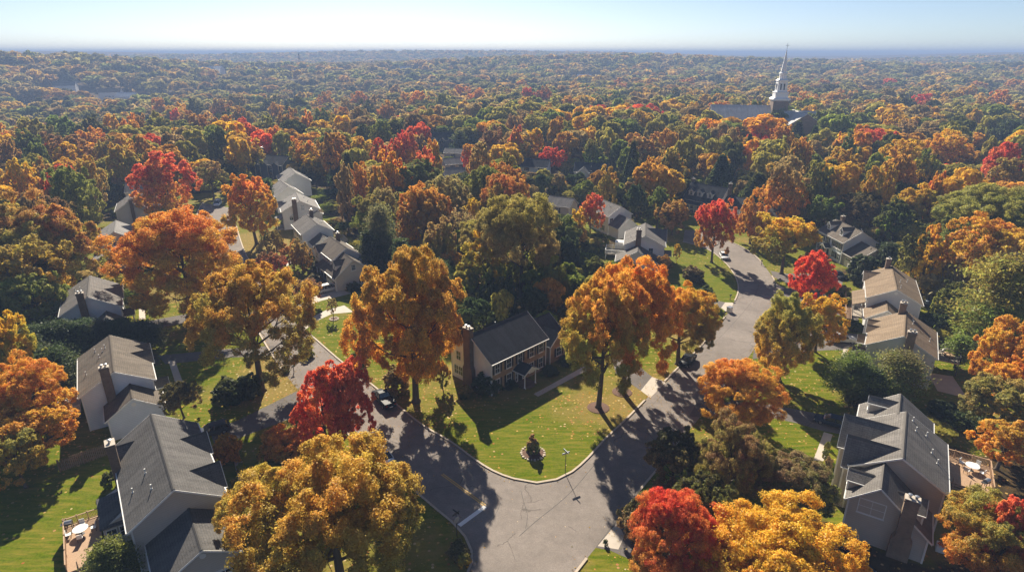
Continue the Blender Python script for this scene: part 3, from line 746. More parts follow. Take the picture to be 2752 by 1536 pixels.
# ---- white dark-roofed house at the bottom corner of the street
h = House('L1', 'grey house with dark shingle roof, sunroom and low garage wing beside the golden street tree', 'side_taupe', 'roof_charcoal', -1)
h.main()
h.cross(3.0, -1, 4.6, out=.3); h.cross(-4.3, -1, 4.9, out=.3); h.cross(6.0, 1, 4.2, out=.25)
h.wing(-1, 6.8, -.9, 8.8, 3.2, 5.7)
# sunroom lean-to on the garden side
def leanto(h, x0, x1, depth, ztop, zlow, wins=3):
    y0 = h.wy() - .02; y1 = y0 + depth
    w_ = MB(); w_.prism([(x0 + .25, y0, 0), (x0 + .25, y0, ztop - .2), (x0 + .25, y1 - .3, zlow + .08 - .12), (x0 + .25, y1 - .3, 0)], (x1 - x0 - .5, 0, 0)); wl = w_.build('sunroom', M[h.wall], h.o)
    xm = (x0 + x1) / 2; hip = min(1.6, (x1 - x0) / 3)
    v = [(x0 + hip, y0, ztop), (x1 - hip, y0, ztop), (x1, y1, zlow), (x0, y1, zlow), (x0, y0, zlow), (x1, y0, zlow)]
    r_ = MB(); r_.v = v + [(a, b, c - .14) for a, b, c in v]; r_.f = [[3, 2, 1, 0], [4, 3, 0], [1, 2, 5], [6 + 0, 6 + 1, 6 + 2, 6 + 3], [3, 9, 8, 2], [4, 10, 9, 3], [2, 8, 11, 5], [0, 1, 5, 4]]
    ro = r_.build('sunroom_roof', M[h.roof], h.o); ul = ro.data.uv_layers.new(name='UVMap')
    for lp in ro.data.loops: p = r_.v[lp.vertex_index]; ul.data[lp.index].uv = (p[0], p[1])
    for i in range(wins): h.window(x0 + .25 + (i + .5) * (x1 - x0 - .5) / wins, y1 - .296, zlow * .55, .9, 1.2, (0, 1), False)
    for i in range(2): h.window(x0 + .246, y0 + .75 + i * (depth - 1.3) * .75, zlow * .58, .85, 1.2, (-1, 0), False)
leanto(h, -2.5, 3.5, 2.9, 3.9, 2.7)
h.chimney(3.7, h.D / 2 - .1, 1.5, .9, 9.1, 'chim_brick', False)
h.vents([(-1.9, 2.0), (-3.2, 3.5), (-5.4, 1.8)])
h.front((-6.6, -3.6, 2.0, 6.8)); h.garage(h.xs[0] - 6.8 + .31, -.2, (-1, 0), 2.6); h.garage(h.xs[0] - 6.8 + .31, -3.1, (-1, 0), 2.6)
h.louvre(-1, -.9, 4.75, h.xs[0] - 6.48); h.door(1.8, -h.wy(), (0, -1))
h.deck(-5.2, 2.7, 7.25, 10.5, 1.1, 'wood_deck', ('x1', 'y'), stair=(-5.2, 8.6, -1, 0, 1.8))
L1 = h
# ---- second house on that side
h = House('L2', 'white house with brown-grey roof and tall brown chimney, dark conifers behind it', 'side_blue_grey', 'roof_brown', -1)
h.main(); h.cross(1.2, -1, 4.4, out=.3); h.cross(4.7, -1, 3.2, out=.3); h.wing(-1, 4.6, -1.5, 7.4, 3.3, 5.8)
h.chimney(h.xs[0] - .05, 1.0, .8, 1.15, 9.3, 'chim_brick', True); h.vents([(4.5, 2.2), (2.6, 1.2), (1.2, 1.7), (3.3, .8), (-1.5, 3.6)])
h.front((-5.4, -2.6, 1.2, 4.7)); h.front((-4.5, 0, 4), 1, shutters=False); h.portico(-2.9, -1, 2.2, 1.9); h.door(-2.9, -h.wy(), (0, -1)); h.louvre(-1, -1.5, 4.7, h.xs[0] - 4.28)
h.deck(-2.6, 8.6, h.wy() + .9, 9.8, 1.3, 'grey_wood', ('x0', 'x1', 'y'), rmat='white_trim', stair=(-2.6, 7.0, -1, 0, 1.4)); L2 = h
# ---- third
h = House('L3', 'pale blue-grey house with tall chimney, above the row of dark conifers', 'side_blue_grey', 'roof_grey', -1)
h.main(); h.cross(.4, -1, 4.8, out=.3); h.cross(3.9, -1, 3.2, out=.3); h.wing(-1, 3.4, -2.3, 6.0, 3.0, 5.1)
h.chimney(h.xs[0] - .05, 1.0, .8, 1.15, 9.4, 'chim_brick'); h.vents([(1, 1.5), (3, 2.6)]); h.front((-5, -2, 1, 4.2)); h.front((-4, 0, 4), 1); h.portico(-3.2, -1, 2.0, 1.9)
# ---- fourth, fifth, sixth up the west side
h = House('L4', 'long grey house with porch roof half hidden behind the broad rust tree', 'side_cream', 'roof_light', -1)
h.main(); h.cross(1.5, -1, 5.2, out=.4); h.wing(-1, 7.5, .3, 9.5, 3.0, 5.0); h.front((-4, -1, 4)); h.porch(-13, -6.6, -1, 1.8); h.vents([(0, 1.8)])
h = House('L5', 'grey gabled house with two small front gables and dark chimney beyond the orange street maple', 'side_grey', 'roof_grey', -1)
h.main(); h.cross(1.0, -1, 3.4, out=.3); h.cross(4.4, -1, 3.0, out=.3); h.chimney(h.xs[0] - .05, -.4, .7, .9, 8.6, 'chim_brick', False); h.front((-4.5, -1.5, 1, 4.4)); h.vents([(2, 1.5)])
h = House('L6', 'grey roofed house behind the red-topped maple', 'side_grey', 'roof_light', -1)
h.main(); h.front((-4, 0, 4)); h.chimney(-2, 1, .8, .8); h.vents([(2, -2)])

# ---- brick house on the corner lawn
h = House('C', 'brick fronted corner house with white gable end, dark shutters and portico', 'side_white', 'roof_slate', -1)
h.main()
ff = MB(); yf = -(h.wy() + .06); ff.box(h.wx(-1) + .1, h.wx(1) - .1, yf, -h.wy() - .002, 0, h.e + .02); fo = ff.build('brick_front', M['bricks'], h.o)
yfw = yf - .004
for x in (-5.1, -2.55, 0, 2.75, 5.0): h.window(x, yfw, 4.35, .95, 1.5, (0, -1))
for x in (-5.1, -2.55, 2.75, 5.0): h.window(x, yfw, 1.6, .95, 1.7, (0, -1))
h.door(0.0, yfw, (0, -1), z0=.25); h.window(-.85, yfw, 1.4, .3, 1.9, (0, -1), False, (1, 3)); h.window(.85, yfw, 1.4, .3, 1.9, (0, -1), False, (1, 3))
h.portico(0.0, -1, 2.9, 2.6, 2.75, 3.75)
h.chimney(h.xs[0] - .08, .1, .85, 1.5, 10.2, 'chim_brick', True)
h.gable_win(-1, (3.0,), (4.3,)); h.gable_win(-1, (2.6,), (1.6,)); h.gable_win(-1, (3.6,), (1.6,)); h.vents([(2, 3)])
for yy in (.75, -.75): h.louvre(-1, yy * 1.9, 7.2)
# garage ell to the east
h.block(h.xs[1] - .3, h.xs[1] + 6.6, .6, 4.6, -3.4, 3.6, 3.6, 6.6, gables=(0, 1), wall='bricks')
h.block(-4.6, -.5, -(h.xs[1] + 3.6), -(h.xs[1] + 3.6) + 2.6, -(h.xs[1] + 3.6) - 2.6, 3.4, 3.4, 5.6, axis='y', gables=(1, 0), wall='bricks')
h.window(h.xs[1] + 1.6, -3.03, 1.7, .95, 1.5, (0, -1)); h.window(h.xs[1] + 3.6, -4.31, 1.7, 1.2, 1.5, (0, -1)); CH = h

# ---- middle row
h = House('M1', 'two-tone grey house with gabled bay, porch and dormered garage by the coppery oak', 'side_grey', 'roof_brown', 1)
h.main(); h.cross(3.7, 1, 4.0, out=.7, full=True)
h.block(h.xs[0] - 6.2, h.xs[0] + .3, .9, 5.6, -3.5, 3.1, 3.8, 6.9, gables=(1, 0), wall='side_beige')
h.block(1.6, 4.4, h.xs[0] * -1 + 2.9, h.xs[0] * -1 + 2.9 + 1.1, h.xs[0] * -1 + 2.9 - 1.1, 5.3, 5.3, 6.3, axis='y', gables=(0, 1), zb=4.2, oh=.2, eo=.2, wall='side_white'); h.window(h.xs[0] - 2.9, 4.215, 4.85, .7, 1.0, (0, 1), False)
h.window(h.xs[0] - 5.87, .9, 4.9, .9, 1.2, (-1, 0), False, (3, 3)); h.window(h.xs[0] - 5.87, -1.2, 1.5, 1.0, 1.2, (-1, 0), True)
h.garage(h.xs[0] - 4.4, 5.23, (0, 1)); h.garage(h.xs[0] - 1.6, 5.23, (0, 1))
for x in (-2.6, -1.2, .2): h.window(x, h.wy() + .004, 4.2, .9, 1.5, (0, 1), False)
h.window(3.2, h.wy() + .78, 4.2, .8, 1.5, (0, 1), False); h.window(4.3, h.wy() + .78, 4.2, .8, 1.5, (0, 1), False); h.window(3.7, h.wy() + .78, 1.5, 1.4, 1.5, (0, 1), False)
h.porch(h.xs[0] + .2, 1.7, 1, 1.9, 2.7, 1.0, 4); h.door(-.6, h.wy(), (0, 1)); h.chimney(3.4, -1.2, .8, .8, 9.0, 'chim_brick', False)
h.deck(-4.5, 2.5, -h.wy() - .02, -7.6, 1.4, 'grey_wood', ('x0', 'x1', 'y'), rmat='white_trim')
h = House('M2', 'white house with grey roof, red shrub trees in front and low wing behind', 'side_white', 'roof_grey', 1)
h.main(wall='side_blue_grey'); h.wing(-1, 4.4, -.6, 6.4, 3.2, 5.3); h.chimney(4.4, -1.0, 1.2, .8, 9.2, 'chim_brick', False); h.front((-4.4, -1.5, 1.5, 4.4)); h.door(0, h.wy(), (0, 1)); h.vents([(1, -1.6), (-1, -2.4), (-3, -1.5)])
h.deck(-5, 0, -h.wy() - .02, -8, 1.3, 'grey_wood', ('x0', 'x1', 'y'))
h = House('M3', 'white house with attic window, two dark chimneys and twin front gables', 'side_white', 'roof_light', 1)
h.main(); h.cross(1.2, 1, 4.2, out=.3); h.cross(4.8, 1, 3.0, out=.3); h.chimney(h.xs[0] - .05, 1.6, .8, 1.3, 9.1, 'chim_brick', False); h.gable_win(-1, (-.6,), (6.4,), grid=(3, 3)); h.gable_win(-1, (2.9,), (3.6,)); h.wing(-1, .9, -4.6, 3.4, 4.2, 5.0)
h.front((-4.5, -1.5, 1.2, 4.8)); h.porch(-6, 0, 1, 2.0); h.vents([(2, -2), (0, -3), (-3, -2.5)])
h = House('M4', 'white gabled house third back in the stepped row beside the dark round tree', 'side_white', 'roof_light', 1)
h.main(); h.front((-4, 0, 4)); h.vents([(-3, -2.4), (1, -2)])
h = House('M5', 'white gabled house furthest up the stepped row, by a yellow-topped tree', 'side_white', 'roof_light', 1)
h.main(); h.front((-4.5, 0, 4.5)); h.cross(3, 1, 4, out=.3)

# ---- east side of the middle block
h = House('R1', 'white house with tall dark chimney on its gable, above the twin orange trees', 'side_white', 'roof_grey', -1)
h.main(); h.cross(1.6, -1, 6.4, out=.3, r2=8.0); h.chimney(h.xs[0] - .05, 1.6, .85, 1.25, 9.6, 'chim_brick', False); h.gable_win(-1, (-1.6,), (4.2,), grid=(2, 2)); h.wing(-1, 5.4, 1.6, 10.4, 2.9, 5.7)
h.front((-4.2, -1.4, 1.6, 4.6)); h.vents([(-3, 2.4), (-1.5, 3.6), (3, 2)]); h.portico(-2.8, -1, 2.2, 1.9); h.deck(-1.5, 3.4, h.wy() + .02, 9.8, 1.5, 'grey_wood', ('x0', 'x1', 'y'), rmat='white_trim')
sr = MB(); sr.box(3.5, 6.0, h.wy() - .1, h.wy() + 2.8, 0, 3.2); sr.build('sunroom', M['white_trim'], h.o)
h = House('R2', 'white gabled house with dark garage roof, red-orange tree at its far corner', 'side_white', 'roof_grey', -1)
h.main(); h.wing(1, 5.0, -.4, 7.2, 3.1, 5.9); h.gable_win(1, (-2.9,), (4.2,)); h.gable_win(1, (-2.9,), (1.5,)); h.front((-3.6, -1, 2.4)); h.vents([(-2, -1.4), (1.5, -1.2), (0, -2.5)])
h = House('R3', 'white cottage with long columned porch and three dormers at the wood edge', 'side_white', 'roof_slate', -1)
h.main(); 
for x in (-4.4, -1.2, 2.6): h.dormer(x, -1, 1.7, 3.6, 1.5, .9, wall='side_white')
h.porch(h.xs[0] + .4, h.xs[1] - .6, -1, 2.3, 2.8, .75, 8); h.front((-5, -3, 0, 3.2, 5), zs=(1.5,)); h.door(1.5, -h.wy(), (0, -1)); h.chimney(h.xs[1] + .05, 1.2, .9, 1.2, 9.8, 'chim_brick', False); h.wing(1, 6.5, .8, 8.0, 2.9, 6.0); h.chimney(h.xs[0], 1, .9, .9, 9.6, 'chim_brick', False); h.garage(h.xs[1] + 3.2, -2.8, (0, -1), 3.6)
h = House('R4', 'white colonial house with two dormers, shutters and garage wing at the wood edge', 'side_blue_grey', 'roof_brown', -1)
h.main(); h.dormer(-3.4, -1, 1.3, 3.1, 1.5, .8, 'side_white'); h.dormer(2.6, -1, 1.3, 3.1, 1.5, .8, 'side_white')
for x in (-5.0, -3.6, -1.2, 1.9, 3.3, 4.6): h.window(x, -(h.wy() + .004), 4.2, .9, 1.5, (0, -1), True)
for x in (-5.0, -3.0, 2.6, 4.6): h.window(x, -(h.wy() + .004), 1.55, .9, 1.5, (0, -1), True)
h.portico(-.3, -1, 2.4, 1.6, 2.8, 3.7); h.door(-.3, -h.wy(), (0, -1)); h.wing(1, 6.4, .3, 8.8, 3.1, 5.9, wall='side_taupe'); h.garage(h.xs[1] + 3.2, -3.73, (0, -1), 4.4); h.chimney(-4.6, .9, .9, .9, 9.7, 'tan_brick', False); h.vents([(0, 1.4), (4.6, .6), (3.0, 2.0)])
h = House('R5', 'grey sided house with wooden porch and low wing just above the twin-gabled tan roof', 'side_grey', 'roof_tan', 1)
h.main(); h.cross(5.0, 1, 5.0, out=.3); h.wing(-1, 5.2, 1.3, 7.0, 3.2, 5.5); h.chimney(h.xs[1] - .6, .8, .9, .9, 9.6, 'tan_brick', False); h.vents([(-1.5, -1.0), (-5.4, -.8), (2, -2.6)]); h.louvre(-1, 0, 7.2); h.louvre(-1, 1.3, 4.6, h.xs[0] - 4.88)
h.front((-5.6, -2.4, 1, 5)); h.porch(-4.6, 3.2, 1, 2.0, 2.7, .9, 4); h.deck(-7.2, 6.0, h.wy() + 2.0, h.wy() + 3.2, .5, 'wood_deck', ('y',)); h.door(0, h.wy(), (0, 1))
h = House('R6', 'white house with tan shingle roof, twin front gables and brick chimney beside the silver car', 'side_white', 'roof_tan', 1)
h.main(); h.cross(3.8, 1, 2.9, out=.3); h.cross(.9, 1, 3.1, out=.3); h.chimney(h.xs[0] - .05, -.9, .8, 1.2, 9.3, 'tan_brick', True); h.chimney(h.xs[1] - .5, .6, 1.0, 1.0, 9.9, 'tan_brick', False); h.vents([(3.4, -1.1), (1.9, -1.2), (-.8, -3.8)])
h.front((-4.2, -1.6, 1, 3.8)); h.portico(-2.9, 1, 2.2, 1.9); h.portico(2.6, 1, 2.0, 1.6); h.louvre(-1, 1.0, 7.0)
h.deck(2.0, 6.4, -h.wy() - .02, -h.wy() - 4.2, 2.4, 'grey_wood', ('x0', 'x1', 'y'), rmat='dark_metal'); R6 = h
H['R7'] = (45.47, 60.43, 57.33, 11.0, 9.6, 6.0, 8.9)
h = House('R7', 'taupe house with staggered blue-grey roofs, stone chimney and big deck, yellow tree at its gable', 'side_taupe', 'roof_grey', 1)
h.main(); h.cross(1.5, 1, 6.6, out=1.5, full=True, r2=8.6, e2=5.8); h.cross(-3.5, 1, 4.0, out=.7, full=True, r2=8.75, e2=5.6)
h.block(h.xs[1] - .3, h.xs[1] + 5.4, .7, 4.9, -3.5, 5.5, 5.5, 8.5, gables=(0, 1)); h.dormer(8.4, 1, 1.3, 3.9, 1.3, .7)
h.block(-10.5, h.xs[0] + .3, 1.5, 4.5, -3.9, 5.0, 3.0, 7.6, gables=(1, 0))
h.window(-10.14, 1.9, 4.6, 2.4, 1.7, (-1, 0), False, (2, 2)); h.chimney(-10.6, -1.3, .9, 1.3, 7.6, 'tan_brick', True)
h.block(2.2, 4.7, 7.7, 7.7 + 1.2, 7.7 - 1.2, 6.35, 6.35, 7.15, axis='y', gables=(0, 1), zb=5.0, oh=.2, eo=.2); h.window(-7.7, 4.515, 5.85, .7, .9, (0, 1), False)
h.block(-2.9, .6, 7.9, 7.9 + 1.5, 7.9 - 1.5, 5.2, 5.2, 6.3, axis='y', gables=(1, 0), zb=3.6, oh=.2, eo=.2)
h.vents([(4.4, -.8), (2.6, -1.2), (.4, -3.0), (-.9, -3.6), (3.4, -2.4)])
h.deck(3.2, 9.2, -h.wy() - .02, -h.wy() - 5.5, 2.4, 'wood_deck', ('x1', 'y'), stair=(3.2, -h.wy() - 2.4, -1, 0, 1.6)); h.front((-4, 1, 4), -1, shutters=False)
h.window(-3.5, h.wy() + .704, 4.2, 1, 1.5, (0, 1), False); h.garage(1.5, h.D / 2 + 1.5 - .295, (0, 1), 4.2); R7 = h

# ---- houses further off among the trees
def simple_house(px, py, z, ang, L, D, e, r, label, wall='side_white', roof='roof_grey', feats=()):
    c = G(px, py, z); h = House('x', label, wall, roof, -1, H_=(c[0], c[1], ang, L, D, e, r))
    h.main()
    for f in feats: f(h)
    return h
simple_house(740, 435, 6, -20, 15, 10, 5.6, 9, 'dark slate-blue house with steep front gable deep in the shade of the woods', 'side_dark_blue', 'roof_slate', (lambda h: h.cross(-2, -1, 4.5, out=.5, full=True), lambda h: h.cross(4, -1, 4, out=.5, full=True), lambda h: h.chimney(-7.3, 1, 1.4, 1.4, 11.5), lambda h: h.front((-4.5, 1.2))))
simple_house(1195, 372, 6, -10, 14, 10, 5.6, 9.2, 'blue house with three white-trimmed front gables in deep shade', 'side_dark_blue', 'roof_slate', (lambda h: h.cross(-4.6, -1, 3.4, out=.3), lambda h: h.cross(0, -1, 3.4, out=.3), lambda h: h.cross(4.6, -1, 3.4, out=.3), lambda h: h.front((-4.6, 0, 4.6))))
simple_house(1222, 408, 3, -12, 10, 7, 2.8, 4.8, 'low tan-grey roofed outbuilding below the three-gabled blue house', 'side_beige', 'roof_light', (lambda h: h.front((0,), zs=(1.5,)),))
simple_house(1222, 436, 3, 20, 11, 8, 2.8, 5.2, 'low pale-roofed house between the small rusty tree and grass patch', 'side_cream', 'roof_light', (lambda h: h.front((-2, 2), zs=(1.5,)),))
simple_house(1232, 460, 4, -4, 11, 8, 3, 5.6, 'plain grey roof peeping over the whitish olive oak', 'side_white', 'roof_light', (lambda h: h.front((-2, 2), zs=(1.5,)),))
simple_house(1440, 445, 5, -15, 12, 9, 5, 8, 'blue-grey roofed house beside the bright red tree', 'side_blue_grey', 'roof_slate', (lambda h: h.front((-3, 3)),))
simple_house(1590, 455, 5, -12, 14, 9, 4.6, 7.8, 'grey hip-roofed house behind the amber shrub tree', 'side_grey', 'roof_slate', (lambda h: h.cross(-3, -1, 5, out=2.5, full=True), lambda h: h.cross(3.5, -1, 4, out=.3), lambda h: h.front((0,)), lambda h: h.vents([(0, -2)])))
simple_house(1510, 540, 4, -30, 9, 7, 3, 5.4, 'small low roof hidden under the tan oak', 'side_beige', 'roof_light', (lambda h: h.front((0,), zs=(1.5,)),))
simple_house(2050, 580, 4, -30, 12, 9, 4.6, 7.6, 'grey house glimpsed under the broad tan oak', 'side_grey', 'roof_grey', (lambda h: h.front((-3, 0, 3)),))
def shop(h):
    h.louvre(-1, 0, 4.2)
    for x in (-4, -1.5, 1.5, 4): h.window(x, -(h.wy() + .004), 1.7, 1.6, 2.0, (0, -1), False)
simple_house(2640, 422, 3, -8, 15, 9, 3.6, 6, 'white building with arched entrance window beside the parking lot', 'side_white', 'roof_light', (shop,))
FAR_CLEAR = []
far_specs = [(300, 258, 15, 'roof_tan', 'tan-roofed house in the hazy valley'), (345, 270, -8, 'roof_light', 'pale gabled house low in the hazy valley'), (178, 240, 20, 'roof_grey', 'grey roof between round trees across the valley'), (100, 285, -20, 'roof_light', 'house with a pale gable below the valley trees'), (268, 296, 30, 'roof_light', 'white-ended house at the near side of the valley'), (555, 195, 5, 'roof_light', 'long white building on the distant slope'), (582, 193, -10, 'roof_light', 'white block beside the long building on the slope'), (845, 187, 12, 'roof_light', 'bright white gabled house below the radio mast'), (810, 203, -5, 'roof_light', 'pale low building in the distant flat woods'), (700, 195, 10, 'roof_light', 'small white house on the far wooded slope'), (1085, 193, 0, 'roof_light', 'long pale shed in the far blue woods'), (1570, 215, -10, 'roof_light', 'pale roof in the woods beyond the tall dark pine'), (2465, 187, 6, 'roof_light', 'low white roof in the distant woods east of the church')]
for (px, py, a, rf, lb) in far_specs:
    hit = None
    for d in range(300, 3000, 5):                         # where the line of sight meets the terrain
        q = G(px, py, -40); n_ = math.hypot(*q); x_, y_ = q[0] / n_ * d, q[1] / n_ * d
        zr = CAMH - (CAMH + 40) * d / n_
        zt = float(terrain(np.array([x_]), np.array([y_]))[0])
        if zr < zt + 5: hit = (x_, y_, zt, d); break
    if not hit: continue
    s_ = 1.0 if hit[3] < 900 else 1.7
    FAR_CLEAR.append((hit[0], hit[1], hit[3]))
    h = House('x', lb, 'side_white' if hit[3] > 800 else 'side_beige', ('roof_pale' if hit[3] > 800 else 'roof_light') if rf == 'roof_light' else rf, -1, H_=(hit[0], hit[1], a, 15 * s_, 9 * s_, 5.5 * s_, 8.5 * s_)); h.main(); h.o.location.z = hit[2]; h.front((-4, 0, 4))  # on distant houses the roof's sun glint is put into a paler colour
# ------------------------------------------------------------------ vehicles
def paint(name, c, rough=.25, metal=.3): return pbr(name, c, .5, 0, .08 if max(c) < .2 else .3, coat=0)
def vehicle(name, label, cat, loc, heading, L, W, Hh, col, kind='sedan'):
    """heading: direction of travel in radians; body length along local x"""
    o = empty(name, (loc[0], loc[1], .008), heading, label, cat)
    P = paint(name + '_paint', col); w = W / 2; zb = .28; belt = Hh * (.62 if kind != 'van' else .58)
    hood = belt - (.02 if kind in ('suv', 'pickup', 'van') else .06)
    # lower body: stations (x, half width, z bottom, z top)
    st = [(-L / 2, w * .80, zb + .18, belt * .90), (-L / 2 + .12, w * .94, zb + .06, belt - .03), (-L * .36, w, zb, belt), (0, w, zb, belt), (L * .2, w, zb, belt - .02), (L * .36, w * .98, zb, hood - .08), (L / 2 - .15, w * .90, zb + .05, hood - .17), (L / 2, w * .74, zb + .16, hood - .32)]
    mb = MB(); n = 8
    for x, hw, z0, z1 in st:
        mb.v += [(x, -hw * .92, z0), (x, -hw, z0 + .15), (x, -hw, z1 - .14), (x, -hw * .9, z1), (x, hw * .9, z1), (x, hw, z1 - .14), (x, hw, z0 + .15), (x, hw * .92, z0)]
    for i in range(len(st) - 1):
        for j in range(n): a = i * n + j; b = i * n + (j + 1) % n; mb.f.append([a, b, b + n, a + n][::-1])
    mb.f.append(list(range(n))); mb.f.append([(len(st) - 1) * n + j for j in range(n)][::-1])
    if kind == 'pickup':
        pass
    body = mb.build('body', P, o, smooth=True); 
    # greenhouse
    if kind == 'sedan': xs = (-L * .40, -L * .20, L * .07, L * .25)
    elif kind == 'suv': xs = (-L * .47, -L * .38, L * .06, L * .22)
    elif kind == 'van': xs = (-L * .48, -L * .42, L * .14, L * .33)
    else: xs = (-L * .10, -L * .05, L * .12, L * .26)
    wr = w * .74; wb = w * .93; z0, z1 = belt - .02, Hh - .05
    g = MB(); A = [(xs[0], -wb, z0), (xs[3], -wb, z0), (xs[3], wb, z0), (xs[0], wb, z0)]; B = [(xs[1], -wr, z1), (xs[2], -wr, z1), (xs[2], wr, z1), (xs[1], wr, z1)]
    g.v = A + B; g.f = [[0, 1, 5, 4], [1, 2, 6, 5], [2, 3, 7, 6], [3, 0, 4, 7], [4, 5, 6, 7]]
    g.build('windows', M['glass'], o)
    r = MB(); e_ = .03
    lo = [(xs[1] - e_, -wr - e_, z1), (xs[2] + e_, -wr - e_, z1), (xs[2] + e_, wr + e_, z1), (xs[1] - e_, wr + e_, z1)]
    hi = [(xs[1] + .1, -wr + .08, Hh), (xs[2] - .1, -wr + .08, Hh), (xs[2] - .1, wr - .08, Hh), (xs[1] + .1, wr - .08, Hh)]
    r.v = lo + hi; r.f = [[0, 1, 5, 4], [1, 2, 6, 5], [2, 3, 7, 6], [3, 0, 4, 7], [4, 5, 6, 7], [3, 2, 1, 0]]; rf = r.build('roof', P, o, smooth=False)
    p = MB()
    for sg in (-1, 1):
        for (xa, xb) in ((xs[0], xs[1]), (xs[3], xs[2])): p.bar((xa, sg * wb, z0), (xb, sg * wr, z1 + .02), .09, .06)
        nb = 3 if kind == 'van' else (2 if kind == 'suv' else 1)
        for i in range(nb):
            t = (i + 1) / (nb + 1); xa = xs[0] + (xs[3] - xs[0]) * (t * .9 + .03); xb = xs[1] + (xs[2] - xs[1]) * t; p.bar((xa, sg * (wb + .005), z0), (xb, sg * (wr + .01), z1 + .02), .08, .05)
    p.build('pillars', P, o)
    for x in (L * .31, -L * .30):
        for sg in (-1, 1):
            t = MB(); t.tube([(x, sg * (w - .2), .33), (x, sg * (w - .02), .33)], [.33, .33], 16); wh = t.build('wheel', M['rubber'], o)
            rm = MB(); rm.tube([(x, sg * (w - .1), .33), (x, sg * (w + .005), .33)], [.21, .19], 12); rm.build('rim', M['rim'], wh)
    for sg in (-1, 1):
        q = MB(); q.box(L / 2 - .22, L / 2 - .03, sg * w * .62 - .2, sg * w * .62 + .2, hood - .42, hood - .28); q.build('headlight', M['headlight'], o)
        q = MB(); q.box(-L / 2 - .01, -L / 2 + .14, sg * w * .72 - .14, sg * w * .72 + .14, belt - .32, belt - .12); q.build('taillight', M['taillight'], o)
        q = MB(); q.box(xs[3] - .28, xs[3] - .12, sg * (w + .02) - .1, sg * (w + .02) + .1, belt - .03, belt + .13); q.build('mirror', P, o)
    q = MB(); q.box(-L / 2 - .015, -L / 2 + .1, -.26, .26, .55, .68); q.build('number_plate', M['white_trim'], o)
    if kind == 'pickup':
        b = MB(); b.box(-L / 2 + .22, -L * .11, -w + .16, w - .16, belt - .03, belt + .004); b.build('bed', M['dark_metal'], o)
        b = MB()
        for sg in (-1, 1): b.box(-L / 2 + .1, -L * .11, sg * (w - .1) - .06, sg * (w - .1) + .06, belt - .05, belt + .07)
        b.box(-L / 2 + .06, -L / 2 + .18, -w + .1, w - .1, belt - .05, belt + .07); b.build('bed_rail', P, o)
    if kind in ('suv', 'van'):
        b = MB()
        for sg in (-1, 1): b.bar((xs[1] + .2, sg * (wr - .12), Hh + .06), (xs[2] - .2, sg * (wr - .12), Hh + .06), .05); b.bar((xs[1] + .3, sg * (wr - .12), Hh - .02), (xs[1] + .3, sg * (wr - .12), Hh + .06), .05); b.bar((xs[2] - .3, sg * (wr - .12), Hh - .02), (xs[2] - .3, sg * (wr - .12), Hh + .06), .05)
        b.build('roof_rack', M['dark_metal'], o)
    return o
def along(a, b):
    p, q = G(*a), G(*b); return ((p[0] + q[0]) / 2, (p[1] + q[1]) / 2), math.atan2(q[1] - p[1], q[0] - p[0])
def car(a, b, *args, **kw):
    """rear and front end on the ground, in pixels"""
    c, hd = along(a, b); return (c, hd)
c, hd = along((1014, 1062), (1050, 1100)); vehicle('pickup_truck', 'black pickup truck parked at the kerb by the scarlet maple', 'pickup truck', c, hd + PI, 5.6, 1.95, 1.85, (.012, .013, .016), 'pickup')
c, hd = along((1862, 958), (1832, 992)); vehicle('parked_car', 'black sedan parked at the kerb in tree shade below the twin orange trees', 'car', c, hd, 4.8, 1.85, 1.5, (.010, .012, .016), 'sedan')
c, hd = along((1940, 683), (1951, 704)); vehicle('parked_car', 'white car parked at the kerb under the tall red tree', 'car', c, hd, 4.7, 1.85, 1.55, (.75, .76, .78), 'sedan')
c, hd = along((2228, 915), (2296, 920)); vehicle('parked_car', 'silver estate car in the drive of the tan roofed house', 'car', c, hd, 4.9, 1.9, 1.7, (.55, .54, .52), 'suv')
c, hd = along((2262, 1147), (2210, 1133)); vehicle('parked_car', 'dark blue sedan in the drive of the taupe house with staggered roofs', 'car', c, hd, 4.8, 1.85, 1.45, (.03, .045, .08), 'sedan')
c, hd = along((862, 787), (905, 776)); vehicle('minivan', 'silver-white minivan on the drive of the two-tone grey house', 'minivan', c, hd, 5.0, 1.9, 1.75, (.6, .6, .58), 'van')
c, hd = along((594, 543), (577, 561)); vehicle('van', 'blue-white van parked where the street disappears under the trees', 'van', c, hd, 5.4, 2.0, 2.0, (.45, .55, .7), 'van')
c, hd = along((595, 1158), (550, 1170)); vehicle('parked_car', 'dark car with pale windscreen in the drive of the grey house by the golden tree', 'car', c, hd, 4.7, 1.85, 1.5, (.05, .06, .08), 'suv')
c, hd = along((2240, 738), (2262, 752)); vehicle('parked_car', 'dark car outside the garage of the dormered colonial house', 'car', c, hd, 4.7, 1.85, 1.5, (.02, .022, .03), 'sedan')
c, hd = along((2500, 800), (2497, 828)); vehicle('parked_car', 'blue-grey car behind the brown roofed house', 'car', c, hd, 4.8, 1.9, 1.7, (.2, .26, .34), 'suv')
c, hd = along((2612, 384), (2590, 386)); vehicle('parked_car', 'dark car at the back edge of the parking lot', 'car', c, hd, 4.7, 1.85, 1.5, (.03, .04, .06), 'sedan')
c, hd = along((2655, 384), (2640, 386)); vehicle('parked_car', 'white-glinting grey car at the back edge of the parking lot', 'car', c, hd, 4.7, 1.85, 1.6, (.3, .33, .38), 'suv')
c, hd = along((2262, 1490), (2310, 1530)); vehicle('parked_car', 'dark blue car under the yellow-orange tree beside the taupe house', 'car', c, hd, 4.7, 1.85, 1.5, (.02, .03, .05), 'sedan')
c, hd = along((1105, 1180), (1060, 1140)); 
